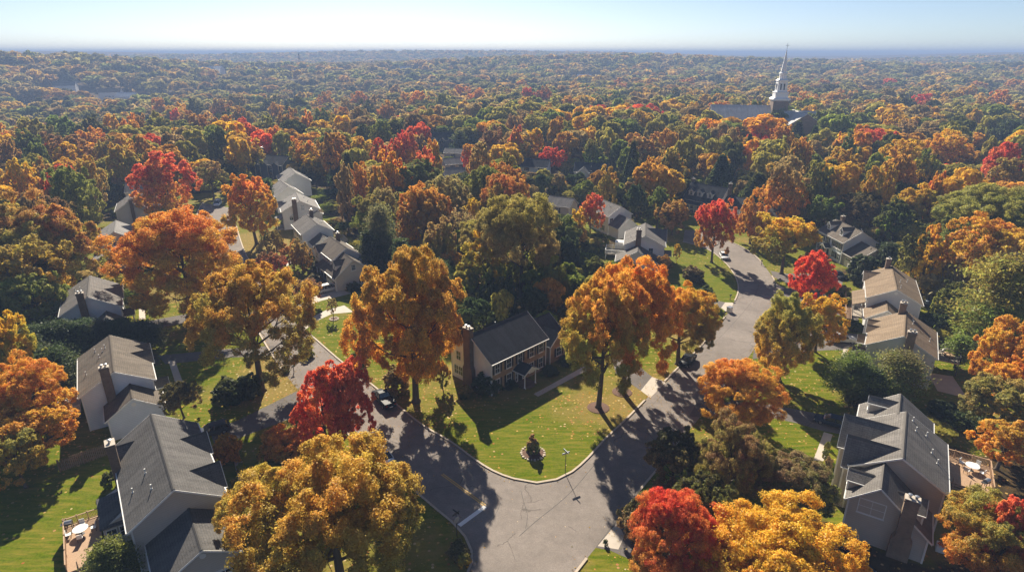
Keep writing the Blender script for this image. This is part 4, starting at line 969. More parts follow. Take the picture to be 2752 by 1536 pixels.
vehicle('parked_car', 'white car nearly hidden behind the golden tree by the street', 'car', G(1025, 1232), hd, 4.6, 1.8, 1.5, (.7, .72, .75), 'sedan')

# ------------------------------------------------------------------ street furniture
def street_sign(px, py, label):
    p = G(px, py); o = empty('street_sign', p, .5, label, 'street sign')
    m = MB(); m.tube([(0, 0, 0), (0, 0, 3.0)], [.045, .04], 8); m.build('post', M['dark_metal'], o)
    for a in (0, PI / 2):
        b = MB(); b.box(-.55, .55, -.02, .02, 0, .24); s_ = b.build('sign_blade', M['sign_metal'], o); s_.rotation_euler = (0, 0, a); s_.location = (0, 0, 3.0 + (.26 if a else 0))
    return o
street_sign(1519, 1272, 'tall dark post with pale crossed name blades on the corner lawn')
p = G(1228, 1440); o = empty('stop_sign', p, rad(138), 'stop sign seen from behind at the painted stop line', 'stop sign')
m = MB(); m.tube([(0, 0, 0), (0, 0, 3.1)], [.045, .04], 8); m.build('post', M['dark_metal'], o)
b = MB(); b.tube([(-.06, 0, 2.3), (-.085, 0, 2.3)], [.42, .42], 8); b.build('sign_plate', M['sign_metal'], o)
b = MB(); b.bar((0, -.5, 3.15), (0, .5, 3.15), .03, .22); b.bar((-.5, 0, 3.4), (.5, 0, 3.4), .03, .22); b.build('name_blade', M['dark_metal'], o)
MAILBOX = [(1947, 852, 'grey mailbox on a pale post by the kerb below the concrete apron'), (2094, 762, 'dark mailbox post beside the concrete apron under the red maple'), (1962, 806, 'slim mailbox post on the kerb beside the shaded lawn'), (790, 1000, 'dark mailbox by the kerb below the tall golden-orange tree'), (2046, 712, 'mailbox on the grass strip by the outer bend')]
for px, py, lb in MAILBOX:
    o = empty('mailbox', G(px, py), .6, lb, 'mailbox')
    m = MB(); m.box(-.06, .06, -.06, .06, 0, 1.05); m.build('post', M['grey_wood'], o)
    b = MB(); b.prism([(-.28, -.11, 1.05), (-.28, .11, 1.05), (-.28, .11, 1.2), (-.28, .06, 1.29), (-.28, -.06, 1.29), (-.28, -.11, 1.2)], (.56, 0, 0)); b.build('box', M['dark_metal'], o)
p = G(1960, 838); o = empty('utility_box', p, .6, 'pale grey utility box on the grass strip near the kerb', 'utility box'); b = MB(); b.box(-.5, .5, -.4, .4, 0, 1.1); b.build('cabinet', M['white_trim'], o, bevel=.04); b = MB(); b.box(-.55, .55, -.45, .45, 1.1, 1.18); b.build('lid', M['grey_metal'], o)
# tree pits and mulch rings (pale stone edging around bark)
def mulch_ring(px, py, r, label, stones=True):
    if not stones:
        m = MB(); m.lathe([(r, .0), (r * .95, .07), (r * .5, .13), (.05, .16)], 20); o = m.build('mulch_bed', M['mulch']); o.location = (*G(px, py), 0); tag(o, label, 'mulch bed'); return
    o = empty('mulch_bed', G(px, py), 0, label, 'mulch bed')
    m = MB(); m.lathe([(r, .0), (r * .95, .07), (r * .5, .13), (.05, .16)], 20); m.build('mulch', M['mulch'], o)
    e = MB()
    for i in range(22): a = 2 * PI * i / 22; x, y = r * 1.04 * math.cos(a), r * 1.04 * math.sin(a); s_ = .13 + .05 * math.sin(i * 3.1); e.box(x - s_, x + s_, y - s_, y + s_, 0, .14 + .04 * math.sin(i * 1.7))
    e.build('edging', M['kerb'], o)
mulch_ring(1432, 1217, 1.5, 'round stone-edged bed on the corner lawn'); mulch_ring(1608, 1095, 1.7, 'mulch ring around the front trunk of the twin trees', False); mulch_ring(1672, 1053, 1.6, 'mulch ring around the rear trunk of the twin trees', False); mulch_ring(898, 857, .8, 'small mulch ring under the bare young tree by the drive')
# fences
def fence(pts, label, h=1.8, mat='fence_wood'):
    P = [Vector((*G(*p), 0)) for p in pts]; o = empty('wooden_fence', P[0], 0, label, 'fence'); O = P[0]
    for i in range(len(P) - 1):
        a, b = P[i] - O, P[i + 1] - O; ln = (b - a).length; k_ = max(1, int(ln / 2.4)); m = MB(); q = int(ln / .2)
        for j in range(q): c = a.lerp(b, (j + .5) / q); d = (b - a).normalized(); zz = h - .06 * ((j * 7) % 3) * .5; m.bar((c.x, c.y, .05), (c.x, c.y, zz), .17, .025)
        n_ = (b - a).normalized().cross(Vector((0, 0, 1))) * .03
        for zz in (.4, h - .4): m.bar(a + n_ + Vector((0, 0, zz)), b + n_ + Vector((0, 0, zz)), .04, .09)
        m.build('panel', M[mat], o)
        for j in range(k_ + 1): c = a.lerp(b, j / k_) + n_ * 2.5; m2 = MB(); m2.box(c.x - .06, c.x + .06, c.y - .06, c.y + .06, 0, h + .1); m2.build('post', M[mat], o)
    return o
fence([(162, 1268), (290, 1222)], 'weathered board fence between the two white and grey houses\' back yards')
fence([(2520, 915), (2600, 935), (2690, 965)], 'dark board fence behind the back lawn under the big pine', 1.5)
fence([(2495, 795), (2540, 815), (2545, 850)], 'low brown fence behind the brown roofed house', 1.0)
# garden things
def table_set(h, x, y, z, lb_t, lb_c, n=4):
    c = h.P(x, y, z); t = empty('patio_table', c, .3, lb_t, 'table'); m = MB(); m.lathe([(.75, .70), (.75, .74), (.1, .75)], 16); m.build('table_top', M['white_trim'], t); m = MB(); m.lathe([(.3, 0), (.05, .06), (.05, .70)], 10); m.build('leg', M['dark_metal'], t)
    first = None
    for i in range(n):
        a = 2 * PI * i / n + .5; loc = (c[0] + 1.15 * math.cos(a), c[1] + 1.15 * math.sin(a), z)
        if first is None:
            first = empty('patio_chair', loc, a, lb_c, 'chair', group=lb_c)
            m = MB(); m.box(-.25, .25, -.25, .25, .40, .45); m.build('seat', M['white_trim'], first); m = MB(); m.box(.22, .27, -.25, .25, .45, .92); m.build('backrest', M['white_trim'], first)
            for sx in (-.22, .22):
                for sy in (-.22, .22): m = MB(); m.box(sx - .02, sx + .02, sy - .02, sy + .02, 0, .4); m.build('leg', M['dark_metal'], first)
        else:
            c2 = copy_tree(first); c2.location = loc; c2.rotation_euler = (0, 0, a)
def grill(h, x, y, z, lb):
    o = empty('barbecue_grill', h.P(x, y, z), .4, lb, 'grill'); m = MB(); m.box(-.35, .35, -.28, .28, .75, .95); m.box(-.75, -.37, -.25, .25, .85, .88); m.build('firebox', M['dark_metal'], o, bevel=.03)
    m = MB(); m.tube([(-.35, 0, .95), (.35, 0, .95)], [.27, .27], 12); m.build('lid', M['grey_metal'], o)
    for sx in (-.3, .3):
        for sy in (-.22, .22): m = MB(); m.box(sx - .025, sx + .025, sy - .025, sy + .025, 0, .75); m.build('leg', M['dark_metal'], o)
table_set(L1, .4, 9.0, 1.1, 'white round table on the sunny wooden deck of the dark roofed house', 'white patio chairs around the table on the sunny wooden deck')
grill(L1, 1.9, 10.0, 1.1, 'barbecue grill on the sunny wooden deck of the dark roofed house')
table_set(L2, 1.5, 8.0, 1.3, 'pale table on the grey deck of the brown-chimney house', 'pale patio chairs on the grey deck of the brown-chimney house')
grill(L2, 7.6, 9.0, 1.3, 'grill in the corner of the grey deck')
table_set(R7, 7.2, -8.0, 2.4, 'round table on the raised deck of the taupe house', 'patio chairs on the raised deck of the taupe house')
grill(R7, 4.2, -9.2, 2.4, 'covered grill on the raised deck of the taupe house')
# round wicker hot-tub style daybed on the raised deck behind the tan roofed house
o = empty('round_daybed', R6.P(4.2, -7.3, 2.4), 0, 'round pale daybed with curved backrest on the raised dark deck', 'daybed')
m = MB(); m.lathe([(.85, .15), (.95, .3), (.95, .4), (.2, .45)], 20); m.build('seat', M['wood_deck'], o)
m = MB(); m.tube([(1.0 * math.cos(a), 1.0 * math.sin(a), .75 + .15 * math.sin(a)) for a in np.linspace(-.3, PI + .3, 14)], [.09] * 14, 8); m.build('backrest', M['white_trim'], o)
for a in (0.2, 1.6, 2.9): m = MB(); m.bar((.95 * math.cos(a), .95 * math.sin(a), 0), (1.0 * math.cos(a), 1.0 * math.sin(a), .75), .06); m.build('leg', M['dark_metal'], o)
# air conditioner beside the taupe house and lamp post in a front yard
o = empty('air_conditioner', R7.P(-7, -5.2), R7.o.rotation_euler[2], 'white air conditioner box beside the taupe house wall', 'air conditioner'); m = MB(); m.box(-.45, .45, -.45, .45, 0, .85); m.build('case', M['white_trim'], o, bevel=.04); m = MB(); m.lathe([(.36, .85), (.36, .88), (.1, .9)], 16); m.build('fan_grille', M['dark_metal'], o)

# ------------------------------------------------------------------ church with steeple
cx, cy = 155.5, 372.0
ch = empty('church', (cx, cy, 0), rad(-8), 'brick church with white steeple and cross rising over the woods', 'church')
class _H(House):
    def __init__(s, o): s.o = o; s.wall, s.roof, s.f, s.key, s.trim = 'tan_brick', 'roof_church', -1, 'ch', 'white_trim'; s.cx, s.cy = cx, cy
M['church_white'] = pbr('church_white', (.88, .88, .88), .45, var=.05)
hh = _H(ch); hh.L, hh.D, hh.e, hh.r = 56, 22, 14, 21.5; hh.xs = (-36, 14)
hh.block(-38, 2, 2, 13, -9, 14.0, 14.0, 21.5, roof='roof_church')
hh.block(-26, 3, -9, -9 + 9, -9 - 9, 13.2, 13.2, 19.2, axis='y', gables=(1, 0))
hh.block(2, 21, -4, 5, -13, 12, 12, 19.0, roof='roof_church')
for yy in (-8.5, -4, .5): hh.window(20.68, yy, 13.0 if yy == -4 else 11, 1.6, 3.6, (1, 0), False)
t = MB(); t.box(-4.2, 4.2, -4.2, 4.2, 10, 24.2); tw = t.build('tower_base', M['tan_brick'], ch)
def ring(name, prof, n=4, rot=PI / 4, mat='church_white', c=ch):
    m_ = MB(); s_ = 0
    for r_, z in prof:
        for j in range(n): a = 2 * PI * j / n + rot; m_.v.append((r_ * math.cos(a), r_ * math.sin(a), z))
    for i in range(len(prof) - 1):
        for j in range(n): a = i * n + j; b = i * n + (j + 1) % n; m_.f.append([a, b, b + n, a + n])
    m_.f.append(list(range(n))[::-1]); m_.f.append([(len(prof) - 1) * n + j for j in range(n)]); return m_.build(name, M[mat], c)
s2 = 2 ** .5
ring('tower_cornice', [(4.25 * s2, 24.2), (4.75 * s2, 24.8), (4.75 * s2, 25.4), (3.9 * s2, 26.0)])
ring('tower_drum', [(3.5 * s2, 26.0), (3.5 * s2, 28.4), (3.75 * s2, 28.7), (3.75 * s2, 29.1), (2.8 * s2, 29.3)])
bel = ring('belfry', [(2.75 * s2, 29.3), (2.6 * s2, 34.6), (2.95 * s2, 35.0), (2.95 * s2, 35.5), (2.0 * s2, 36.2)])
for (dx, dy) in ((0, -1), (1, 0), (-1, 0), (0, 1)):
    for off in (-.9, .9) if True else ():
        q = MB(); ax = (dx * 2.72 + (off if dy else 0), dy * 2.72 + (off if dx else 0)); q.box(ax[0] - (.32 if dy else .1), ax[0] + (.32 if dy else .1), ax[1] - (.32 if dx else .1), ax[1] + (.32 if dx else .1), 30.2, 33.6); q.build('louvre', M['shutter'], bel)
ring('lantern', [(2.0, 36.2), (1.95, 38.6), (2.25, 38.9), (2.25, 39.3), (1.65, 39.7)], 8, PI / 8)
sp = ring('spire', [(1.65, 39.7), (.9, 45.2), (.06, 52.4)], 8, PI / 8)
q = MB(); q.box(-.1, .1, -.1, .1, 52.2, 55.3); q.box(-.85, .85, -.09, .09, 53.9, 54.15); q.build('cross', M['grey_metal'], ch)
# lattice radio mast on the far hill
ml = G(805, 168, 20); mz = float(terrain(np.array([ml[0]]), np.array([ml[1]]))[0])
dm = 1500 / math.hypot(*ml); mx, my = ml[0] * dm, ml[1] * dm; mz = float(terrain(np.array([mx]), np.array([my]))[0])
o = empty('radio_mast', (mx, my, mz), 0, 'slim lattice radio mast on the blue ridge', 'radio mast'); m = MB(); Hm = 40 + 2 - mz + 8
for sx, sy in ((-1, -1), (1, -1), (1, 1), (-1, 1)): m.bar((sx * 3, sy * 3, 0), (sx * .5, sy * .5, Hm), .45)
for i in range(6):
    a = 3 - 2.5 * i / 6; b = 3 - 2.5 * (i + 1) / 6; z0, z1 = Hm * i / 6, Hm * (i + 1) / 6
    for (p0, p1) in (((-a, -a, z0), (b, -b, z1)), ((a, -a, z0), (-b, -b, z1)), ((a, -a, z0), (b, b, z1)), ((-a, a, z0), (-b, -b, z1))): m.bar(p0, p1, .3)
m.build('lattice', M['dark_metal'], o); q = MB(); q.tube([(0, 0, Hm), (0, 0, Hm + 8)], [.25, .12], 6); q.build('antenna', M['dark_metal'], o)
# ------------------------------------------------------------------ trees
PAL = {  # leaf colours of the autumn crowns (linear)
 'R': (.84, .155, .045), 'S': (.88, .22, .08), 'O': (.80, .41, .042), 'D': (.62, .335, .06), 'Y': (.84, .53, .03), 'A': (.74, .46, .055),
 'B': (.36, .245, .10), 'L': (.42, .37, .075), 'G': (.26, .31, .055), 'K': (.125, .13, .034), 'T': (.52, .38, .14), 'E': (.075, .11, .04), 'P': (.27, .28, .10)}
CNAME = {'R': 'red', 'S': 'pinkish red', 'O': 'orange', 'D': 'rust orange', 'Y': 'yellow', 'A': 'amber', 'B': 'brown', 'L': 'olive', 'G': 'green', 'K': 'dark green', 'T': 'tan', 'E': 'evergreen', 'P': 'pale green'}

def leaf_mat():
    m, nt, out = nm('leaves'); k = N(nt)
    at = k.n('ShaderNodeAttribute', attribute_name='lv'); sp = k.n('ShaderNodeSeparateXYZ'); k.l(at.outputs['Vector'], sp.inputs[0])
    oi = k.n('ShaderNodeObjectInfo'); a2 = k.n('ShaderNodeAttribute', attribute_type='OBJECT', attribute_name='second')
    # share of the second colour: lower in the crown, differs from bough to bough and leaf to leaf
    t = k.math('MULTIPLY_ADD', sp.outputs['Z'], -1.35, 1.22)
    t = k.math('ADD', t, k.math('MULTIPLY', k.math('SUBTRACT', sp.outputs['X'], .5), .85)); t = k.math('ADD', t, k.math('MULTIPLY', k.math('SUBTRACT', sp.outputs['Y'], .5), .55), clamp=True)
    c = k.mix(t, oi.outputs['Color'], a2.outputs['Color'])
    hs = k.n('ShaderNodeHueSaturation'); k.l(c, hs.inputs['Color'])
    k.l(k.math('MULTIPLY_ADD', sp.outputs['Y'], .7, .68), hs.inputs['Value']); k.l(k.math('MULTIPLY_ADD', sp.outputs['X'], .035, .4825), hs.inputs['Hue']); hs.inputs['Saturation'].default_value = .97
    d = k.n('ShaderNodeBsdfDiffuse'); tr = k.n('ShaderNodeBsdfTranslucent'); gl = k.n('ShaderNodeBsdfGlossy'); gl.inputs['Roughness'].default_value = .45; gl.inputs['Color'].default_value = (.9, .9, .9, 1)
    k.l(hs.outputs[0], d.inputs['Color']); k.l(hs.outputs[0], tr.inputs['Color'])
    mx = k.n('ShaderNodeMixShader'); mx.inputs[0].default_value = .52; k.l(d.outputs[0], mx.inputs[1]); k.l(tr.outputs[0], mx.inputs[2])
    m2 = k.n('ShaderNodeMixShader'); m2.inputs[0].default_value = .012; k.l(mx.outputs[0], m2.inputs[1]); k.l(gl.outputs[0], m2.inputs[2])
    k.l(m2.outputs[0], out.inputs[0]); return m
def stuff_mat():
    m, nt, out = nm('woods_leaves'); k = N(nt)
    at = k.n('ShaderNodeAttribute', attribute_name='tint')
    d = k.n('ShaderNodeBsdfDiffuse'); tr = k.n('ShaderNodeBsdfTranslucent'); k.l(at.outputs['Color'], d.inputs['Color']); k.l(at.outputs['Color'], tr.inputs['Color'])
    mx = k.n('ShaderNodeMixShader'); mx.inputs[0].default_value = .5; k.l(d.outputs[0], mx.inputs[1]); k.l(tr.outputs[0], mx.inputs[2]); k.l(mx.outputs[0], out.inputs[0]); return m
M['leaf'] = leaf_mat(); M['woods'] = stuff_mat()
M['bark'] = pbr('bark', (.10, .075, .055), .9, var=.35, vscale=6, bump=.6, bscale=20)
M['twig'] = pbr('twigs', (.16, .115, .09), .9, var=.3, vscale=6)

def unit(v): return v / np.maximum(np.linalg.norm(v, axis=-1, keepdims=True), 1e-9)
def fib(n, r):
    i = np.arange(n) + .5; z = 1 - 2 * i / n; a = i * 2.399963 + r.rand() * 6.28; q = np.sqrt(1 - z * z)
    return np.stack([q * np.cos(a), q * np.sin(a), z], -1)
def quads(P, Nn, size, r, aspect=.75):
    """diamond leaf sprays at P facing Nn"""
    n = len(P); T = unit(np.cross(Nn, r.randn(n, 3))); B = np.cross(Nn, T); s = (size * (.65 + .7 * r.rand(n)))[:, None]
    T = T * s; B = B * s * aspect
    lift = Nn * s * .18
    return np.stack([P - T, P - B + lift, P + T, P + B + lift], 1)
def mesh_np(name, Q, attr=None, aname='lv', tube=None):
    V = Q.reshape(-1, 3); n = len(Q)
    me = bpy.data.meshes.new(name); me.vertices.add(len(V)); me.vertices.foreach_set('co', V.astype('f4').ravel())
    me.loops.add(n * 4); me.loops.foreach_set('vertex_index', np.arange(n * 4, dtype='i4')); me.polygons.add(n)
    me.polygons.foreach_set('loop_start', np.arange(0, n * 4, 4, dtype='i4')); me.polygons.foreach_set('loop_total', np.full(n, 4, 'i4'))
    if attr is not None:
        a = me.attributes.new(aname, 'FLOAT_VECTOR', 'FACE'); a.data.foreach_set('vector', attr.astype('f4').ravel())
    me.update(); return me
def crown_leaves(kind, r, nm_, ns, nt, nf, size):
    """unit tree: height 1, crown 1 wide. boughs carry clumps, clumps carry sprays of leaves; returns quads, attributes (clump, leaf, height) and bough centres"""
    zb, zt = dict(oak=(.22, 1), maple=(.15, 1), forest=(.24, 1), column=(.16, 1), shrub=(.0, 1), bare=(.2, 1))[kind]
    zc, rz = (zb + zt) / 2, (zt - zb) / 2
    D = unit(fib(nm_, r) + r.randn(nm_, 3) * .22); D = D[D[:, 2] > (-.75 if kind != 'shrub' else -.45)]
    ph = r.rand(3) * 6.28; amp = .13 if kind != 'column' else .08
    LP, LR, LO = [], [], []
    for d in D:
        az = math.atan2(d[1], d[0]); env = 1 + amp * math.sin(2 * az + ph[0]) + amp * .8 * math.sin(3 * az + ph[1] + 2 * d[2]) 
        k_ = r.uniform(.52, .76) * env * (.85 if (kind == 'forest' and d[2] < 0) else 1)
        LP.append((d[0] * .5 * k_, d[1] * .5 * k_, zc + d[2] * rz * k_)); LR.append(r.uniform(.18, .26) * (1.25 if kind == 'shrub' else 1)); LO.append(d)
    for i in range(2): LP.append((r.randn() * .07, r.randn() * .07, zc + r.uniform(-.2, .45) * rz)); LR.append(.2); LO.append(np.array([0, 0, 1.]))
    LP = np.array(LP); LR = np.array(LR); fl = .95 * rz / .4 if kind in ('column',) else .85
    C, CR, CO, CB = [], [], [], []
    for lc, lr, lo in zip(LP, LR, LO):
        bough = r.rand(); E = unit(fib(ns * 2, r) + r.randn(ns * 2, 3) * .3); E = E[(E @ lo > -.45) & (E[:, 2] > -.7)][:ns]
        for e in E:
            C.append(lc + e * lr * r.uniform(.72, 1.12) * np.array([1, 1, fl])); CR.append(r.uniform(.065, .105) * (1.6 if kind == 'shrub' else 1)); CO.append(unit((e + lo * .5 + np.array([0, 0, .3]))[None])[0]); CB.append(np.clip(bough * .6 + r.rand() * .4, 0, 1))
    QP, QN, QA = [], [], []
    for c, cr, co, cb in zip(C, CR, CO, CB):
        E = unit(r.randn(nt, 3) + co * 1.1)
        for e in E:
            tc = c + e * cr * r.uniform(.55, 1.0) * np.array([1, 1, .8]); tr_ = cr * r.uniform(.35, .6)
            q = unit(r.randn(nf, 3) + e * .7 + np.array([0, 0, .3])); rr = (.3 + .8 * r.rand(nf))[:, None] * tr_
            QP.append(tc + q * rr * np.array([1, 1, .7])); QN.append(unit(q * .6 + e * .4 + r.randn(nf, 3) * .45)); QA.append(np.stack([np.full(nf, np.clip(cb + r.randn() * .1, 0, 1)), r.rand(nf), np.zeros(nf)], -1))
    P = np.concatenate(QP); Nn = np.concatenate(QN); A = np.concatenate(QA)
    rad_ = np.percentile(np.hypot(P[:, 0], P[:, 1]), 98.8); P[:, :2] *= .5 / rad_; LP[:, :2] *= .5 / rad_
    zmx = np.percentile(P[:, 2], 99.7); P[:, 2] += 1 - zmx; LP[:, 2] += 1 - zmx
    zmn = np.percentile(P[:, 2], .5); A[:, 2] = np.clip((P[:, 2] - zmn) / (1 - zmn), 0, 1)
    if kind == 'shrub': P[:, 2] = (P[:, 2] - zmn) / (1 - zmn); P[:, 2] = np.maximum(P[:, 2], .01)
    return quads(P, Nn, size, r), A, LP, LR
def conifer_leaves(kind, r, nw, nb, nf, size):
    P, Nn, A, LP = [], [], [], []
    for i in range(nw):
        if kind == 'spruce':
            z = .10 + .88 * (i / (nw - 1)) ** .9; R = .5 * (1 - z) ** .75 * 1.05 + .02
        else:
            z = .24 + .73 * (i / (nw - 1)); R = .5 * (1 - max(0, (z - .5) / .62) ** 1.6) * r.uniform(.55, 1.05)
        for b in range(nb):
            if kind == 'pine' and r.rand() < .22: continue
            a = 2 * PI * (b / nb + r.rand() * .6 / nb) + i * 1.3; ln = R * r.uniform(.6, 1.15); bough = r.rand()
            t = r.rand(nf) ** (.6 if kind == 'spruce' else .42); up = -.10 if kind == 'spruce' else .10
            wd = (.06 + .035 * t if kind == 'spruce' else .018 + .075 * t ** 1.5)[:, None]
            c = np.stack([np.cos(a) * ln * t, np.sin(a) * ln * t, z + up * t * t * ln * 1.6 + 0 * t], -1)
            P.append(c + r.randn(nf, 3) * wd * np.array([1, 1, .28 if kind == 'spruce' else .33])); Nn.append(unit(np.array([0, 0, 1.]) + r.randn(nf, 3) * .6)); A.append(np.stack([np.full(nf, bough), r.rand(nf), np.full(nf, z)], -1))
            LP.append((np.cos(a) * ln * .8, np.sin(a) * ln * .8, z + up * .6 * ln))
    P = np.concatenate(P); rad_ = np.percentile(np.hypot(P[:, 0], P[:, 1]), 99); P[:, :2] *= .5 / rad_; P[:, 2] += 1 - P[:, 2].max()
    return quads(P, np.concatenate(Nn), size, r, .4), np.concatenate(A), np.array(LP), None
def trunk_mesh(kind, r, LP, twigs=0, tr=.022, aspect=1.3):
    """trunk and limbs of the unit tree; radii are scaled with the crown width so they are given for a crown 1 wide"""
    mb = MB(); top = .93 if kind in ('spruce', 'pine') else .72
    bend = r.randn(2) * .02
    def axis(z): return (bend[0] * math.sin(z * 4), bend[1] * math.sin(z * 3), z)
    zs = [0, .02, .1, .25, .4, .55, top]; rr = [tr * 1.7, tr * 1.15, tr, tr * .85, tr * .65, tr * .42, tr * .15]
    mb.tube([axis(z) for z in zs], rr, 8)
    for i, p in enumerate(LP if kind not in ('spruce',) else []):
        if kind == 'pine' and i % 3: continue
        z0 = max(.10, min(p[2] * .75 - .06 + .05 * r.rand(), .62)) if kind != 'pine' else p[2]
        a = np.array(axis(z0)); b = np.array(p); m_ = a * .45 + b * .55 + np.array([0, 0, -.03 if kind != 'pine' else 0]) + r.randn(3) * .015
        t0 = tr * (.42 if kind != 'pine' else .2)
        mb.tube([tuple(a), tuple(m_), tuple(b)], [t0, t0 * .6, t0 * .2], 5, False)
        for j in range(twigs):
            e = b + unit((b - np.array([0, 0, .5]) + r.randn(3) * .25)[None])[0] * (.07 + .10 * r.rand()); s_ = m_ * .5 + b * .5
            mb.tube([tuple(s_), tuple(e)], [t0 * .25, t0 * .07], 4, False)
    me = bpy.data.meshes.new('trunk'); me.from_pydata(mb.v, [], mb.f); me.materials.append(M['bark']); me.update()
    me.polygons.foreach_set('use_smooth', [True] * len(me.polygons)); return me
PROTO = {}
def proto(kind, tier, idx):
    key = (kind, tier, idx)
    if key in PROTO: return PROTO[key]
    r = np.random.RandomState(sum(map(ord, kind)) * 31 + tier * 7 + idx * 101)
    if kind in ('pine', 'spruce'):
        p = {0: (20, 11, 190, .015), 1: (16, 10, 110, .022), 2: (13, 8, 44, .04), 3: (10, 6, 24, .058)}[tier]
        Q, A, LP, _ = conifer_leaves(kind, r, *p)
    else:
        p = {0: (17, 9, 11, 118, .0056), 1: (16, 8, 9, 52, .0105), 2: (15, 7, 6, 30, .020), 3: (14, 6, 3, 13, .047)}[tier]
        if kind == 'shrub': p = {0: (14, 8, 9, 34, .015), 1: (14, 8, 8, 28, .024), 2: (13, 7, 6, 20, .042), 3: (12, 6, 5, 12, .07)}[tier]
        if kind == 'bare': p = {0: (14, 7, 5, 8, .012), 1: (13, 6, 4, 8, .018), 2: (12, 5, 3, 7, .03), 3: (10, 5, 2, 6, .05)}[tier]
        Q, A, LP, LR = crown_leaves(kind, r, *p)
    me = mesh_np('crown', Q, A); me.materials.append(M['leaf'])
    tm = trunk_mesh(kind, r, LP, {0: 7, 1: 5, 2: 2, 3: 0}[tier] + (6 if kind == 'bare' else 0), .026 if kind not in ('shrub',) else .03)
    PROTO[key] = (me, tm); return PROTO[key]
TREE_XY = []
def tree(x, y, h, w, kind, cols, label, name='tree', cat='tree', tier=None, group=None, idx=None, rot=None, z=0.0):
    d = math.hypot(x, y)
    if tier is None: tier = 0 if w / d > .125 else (1 if w / d > .06 else (2 if w / d > .03 else 3))
    nv = {0: 3, 1: 6, 2: 7, 3: 6}[tier]
    idx = rnd.randrange(nv) if idx is None else idx
    cm, tm = proto(kind, tier, idx)
    o = empty(name, (x, y, z), rnd.random() * 6.28 if rot is None else rot, label, cat, group)
    o.scale = (w, w, h)
    c = bpy.data.objects.new('crown', cm); COL.objects.link(c); c.parent = o
    t = bpy.data.objects.new('trunk', tm); COL.objects.link(t); t.parent = o
    j = lambda v: [max(0, min(.9, q * rnd.uniform(.9, 1.1))) for q in v]
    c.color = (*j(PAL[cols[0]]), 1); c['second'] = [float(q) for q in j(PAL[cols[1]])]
    TREE_XY.append((x, y, w / 2)); return o
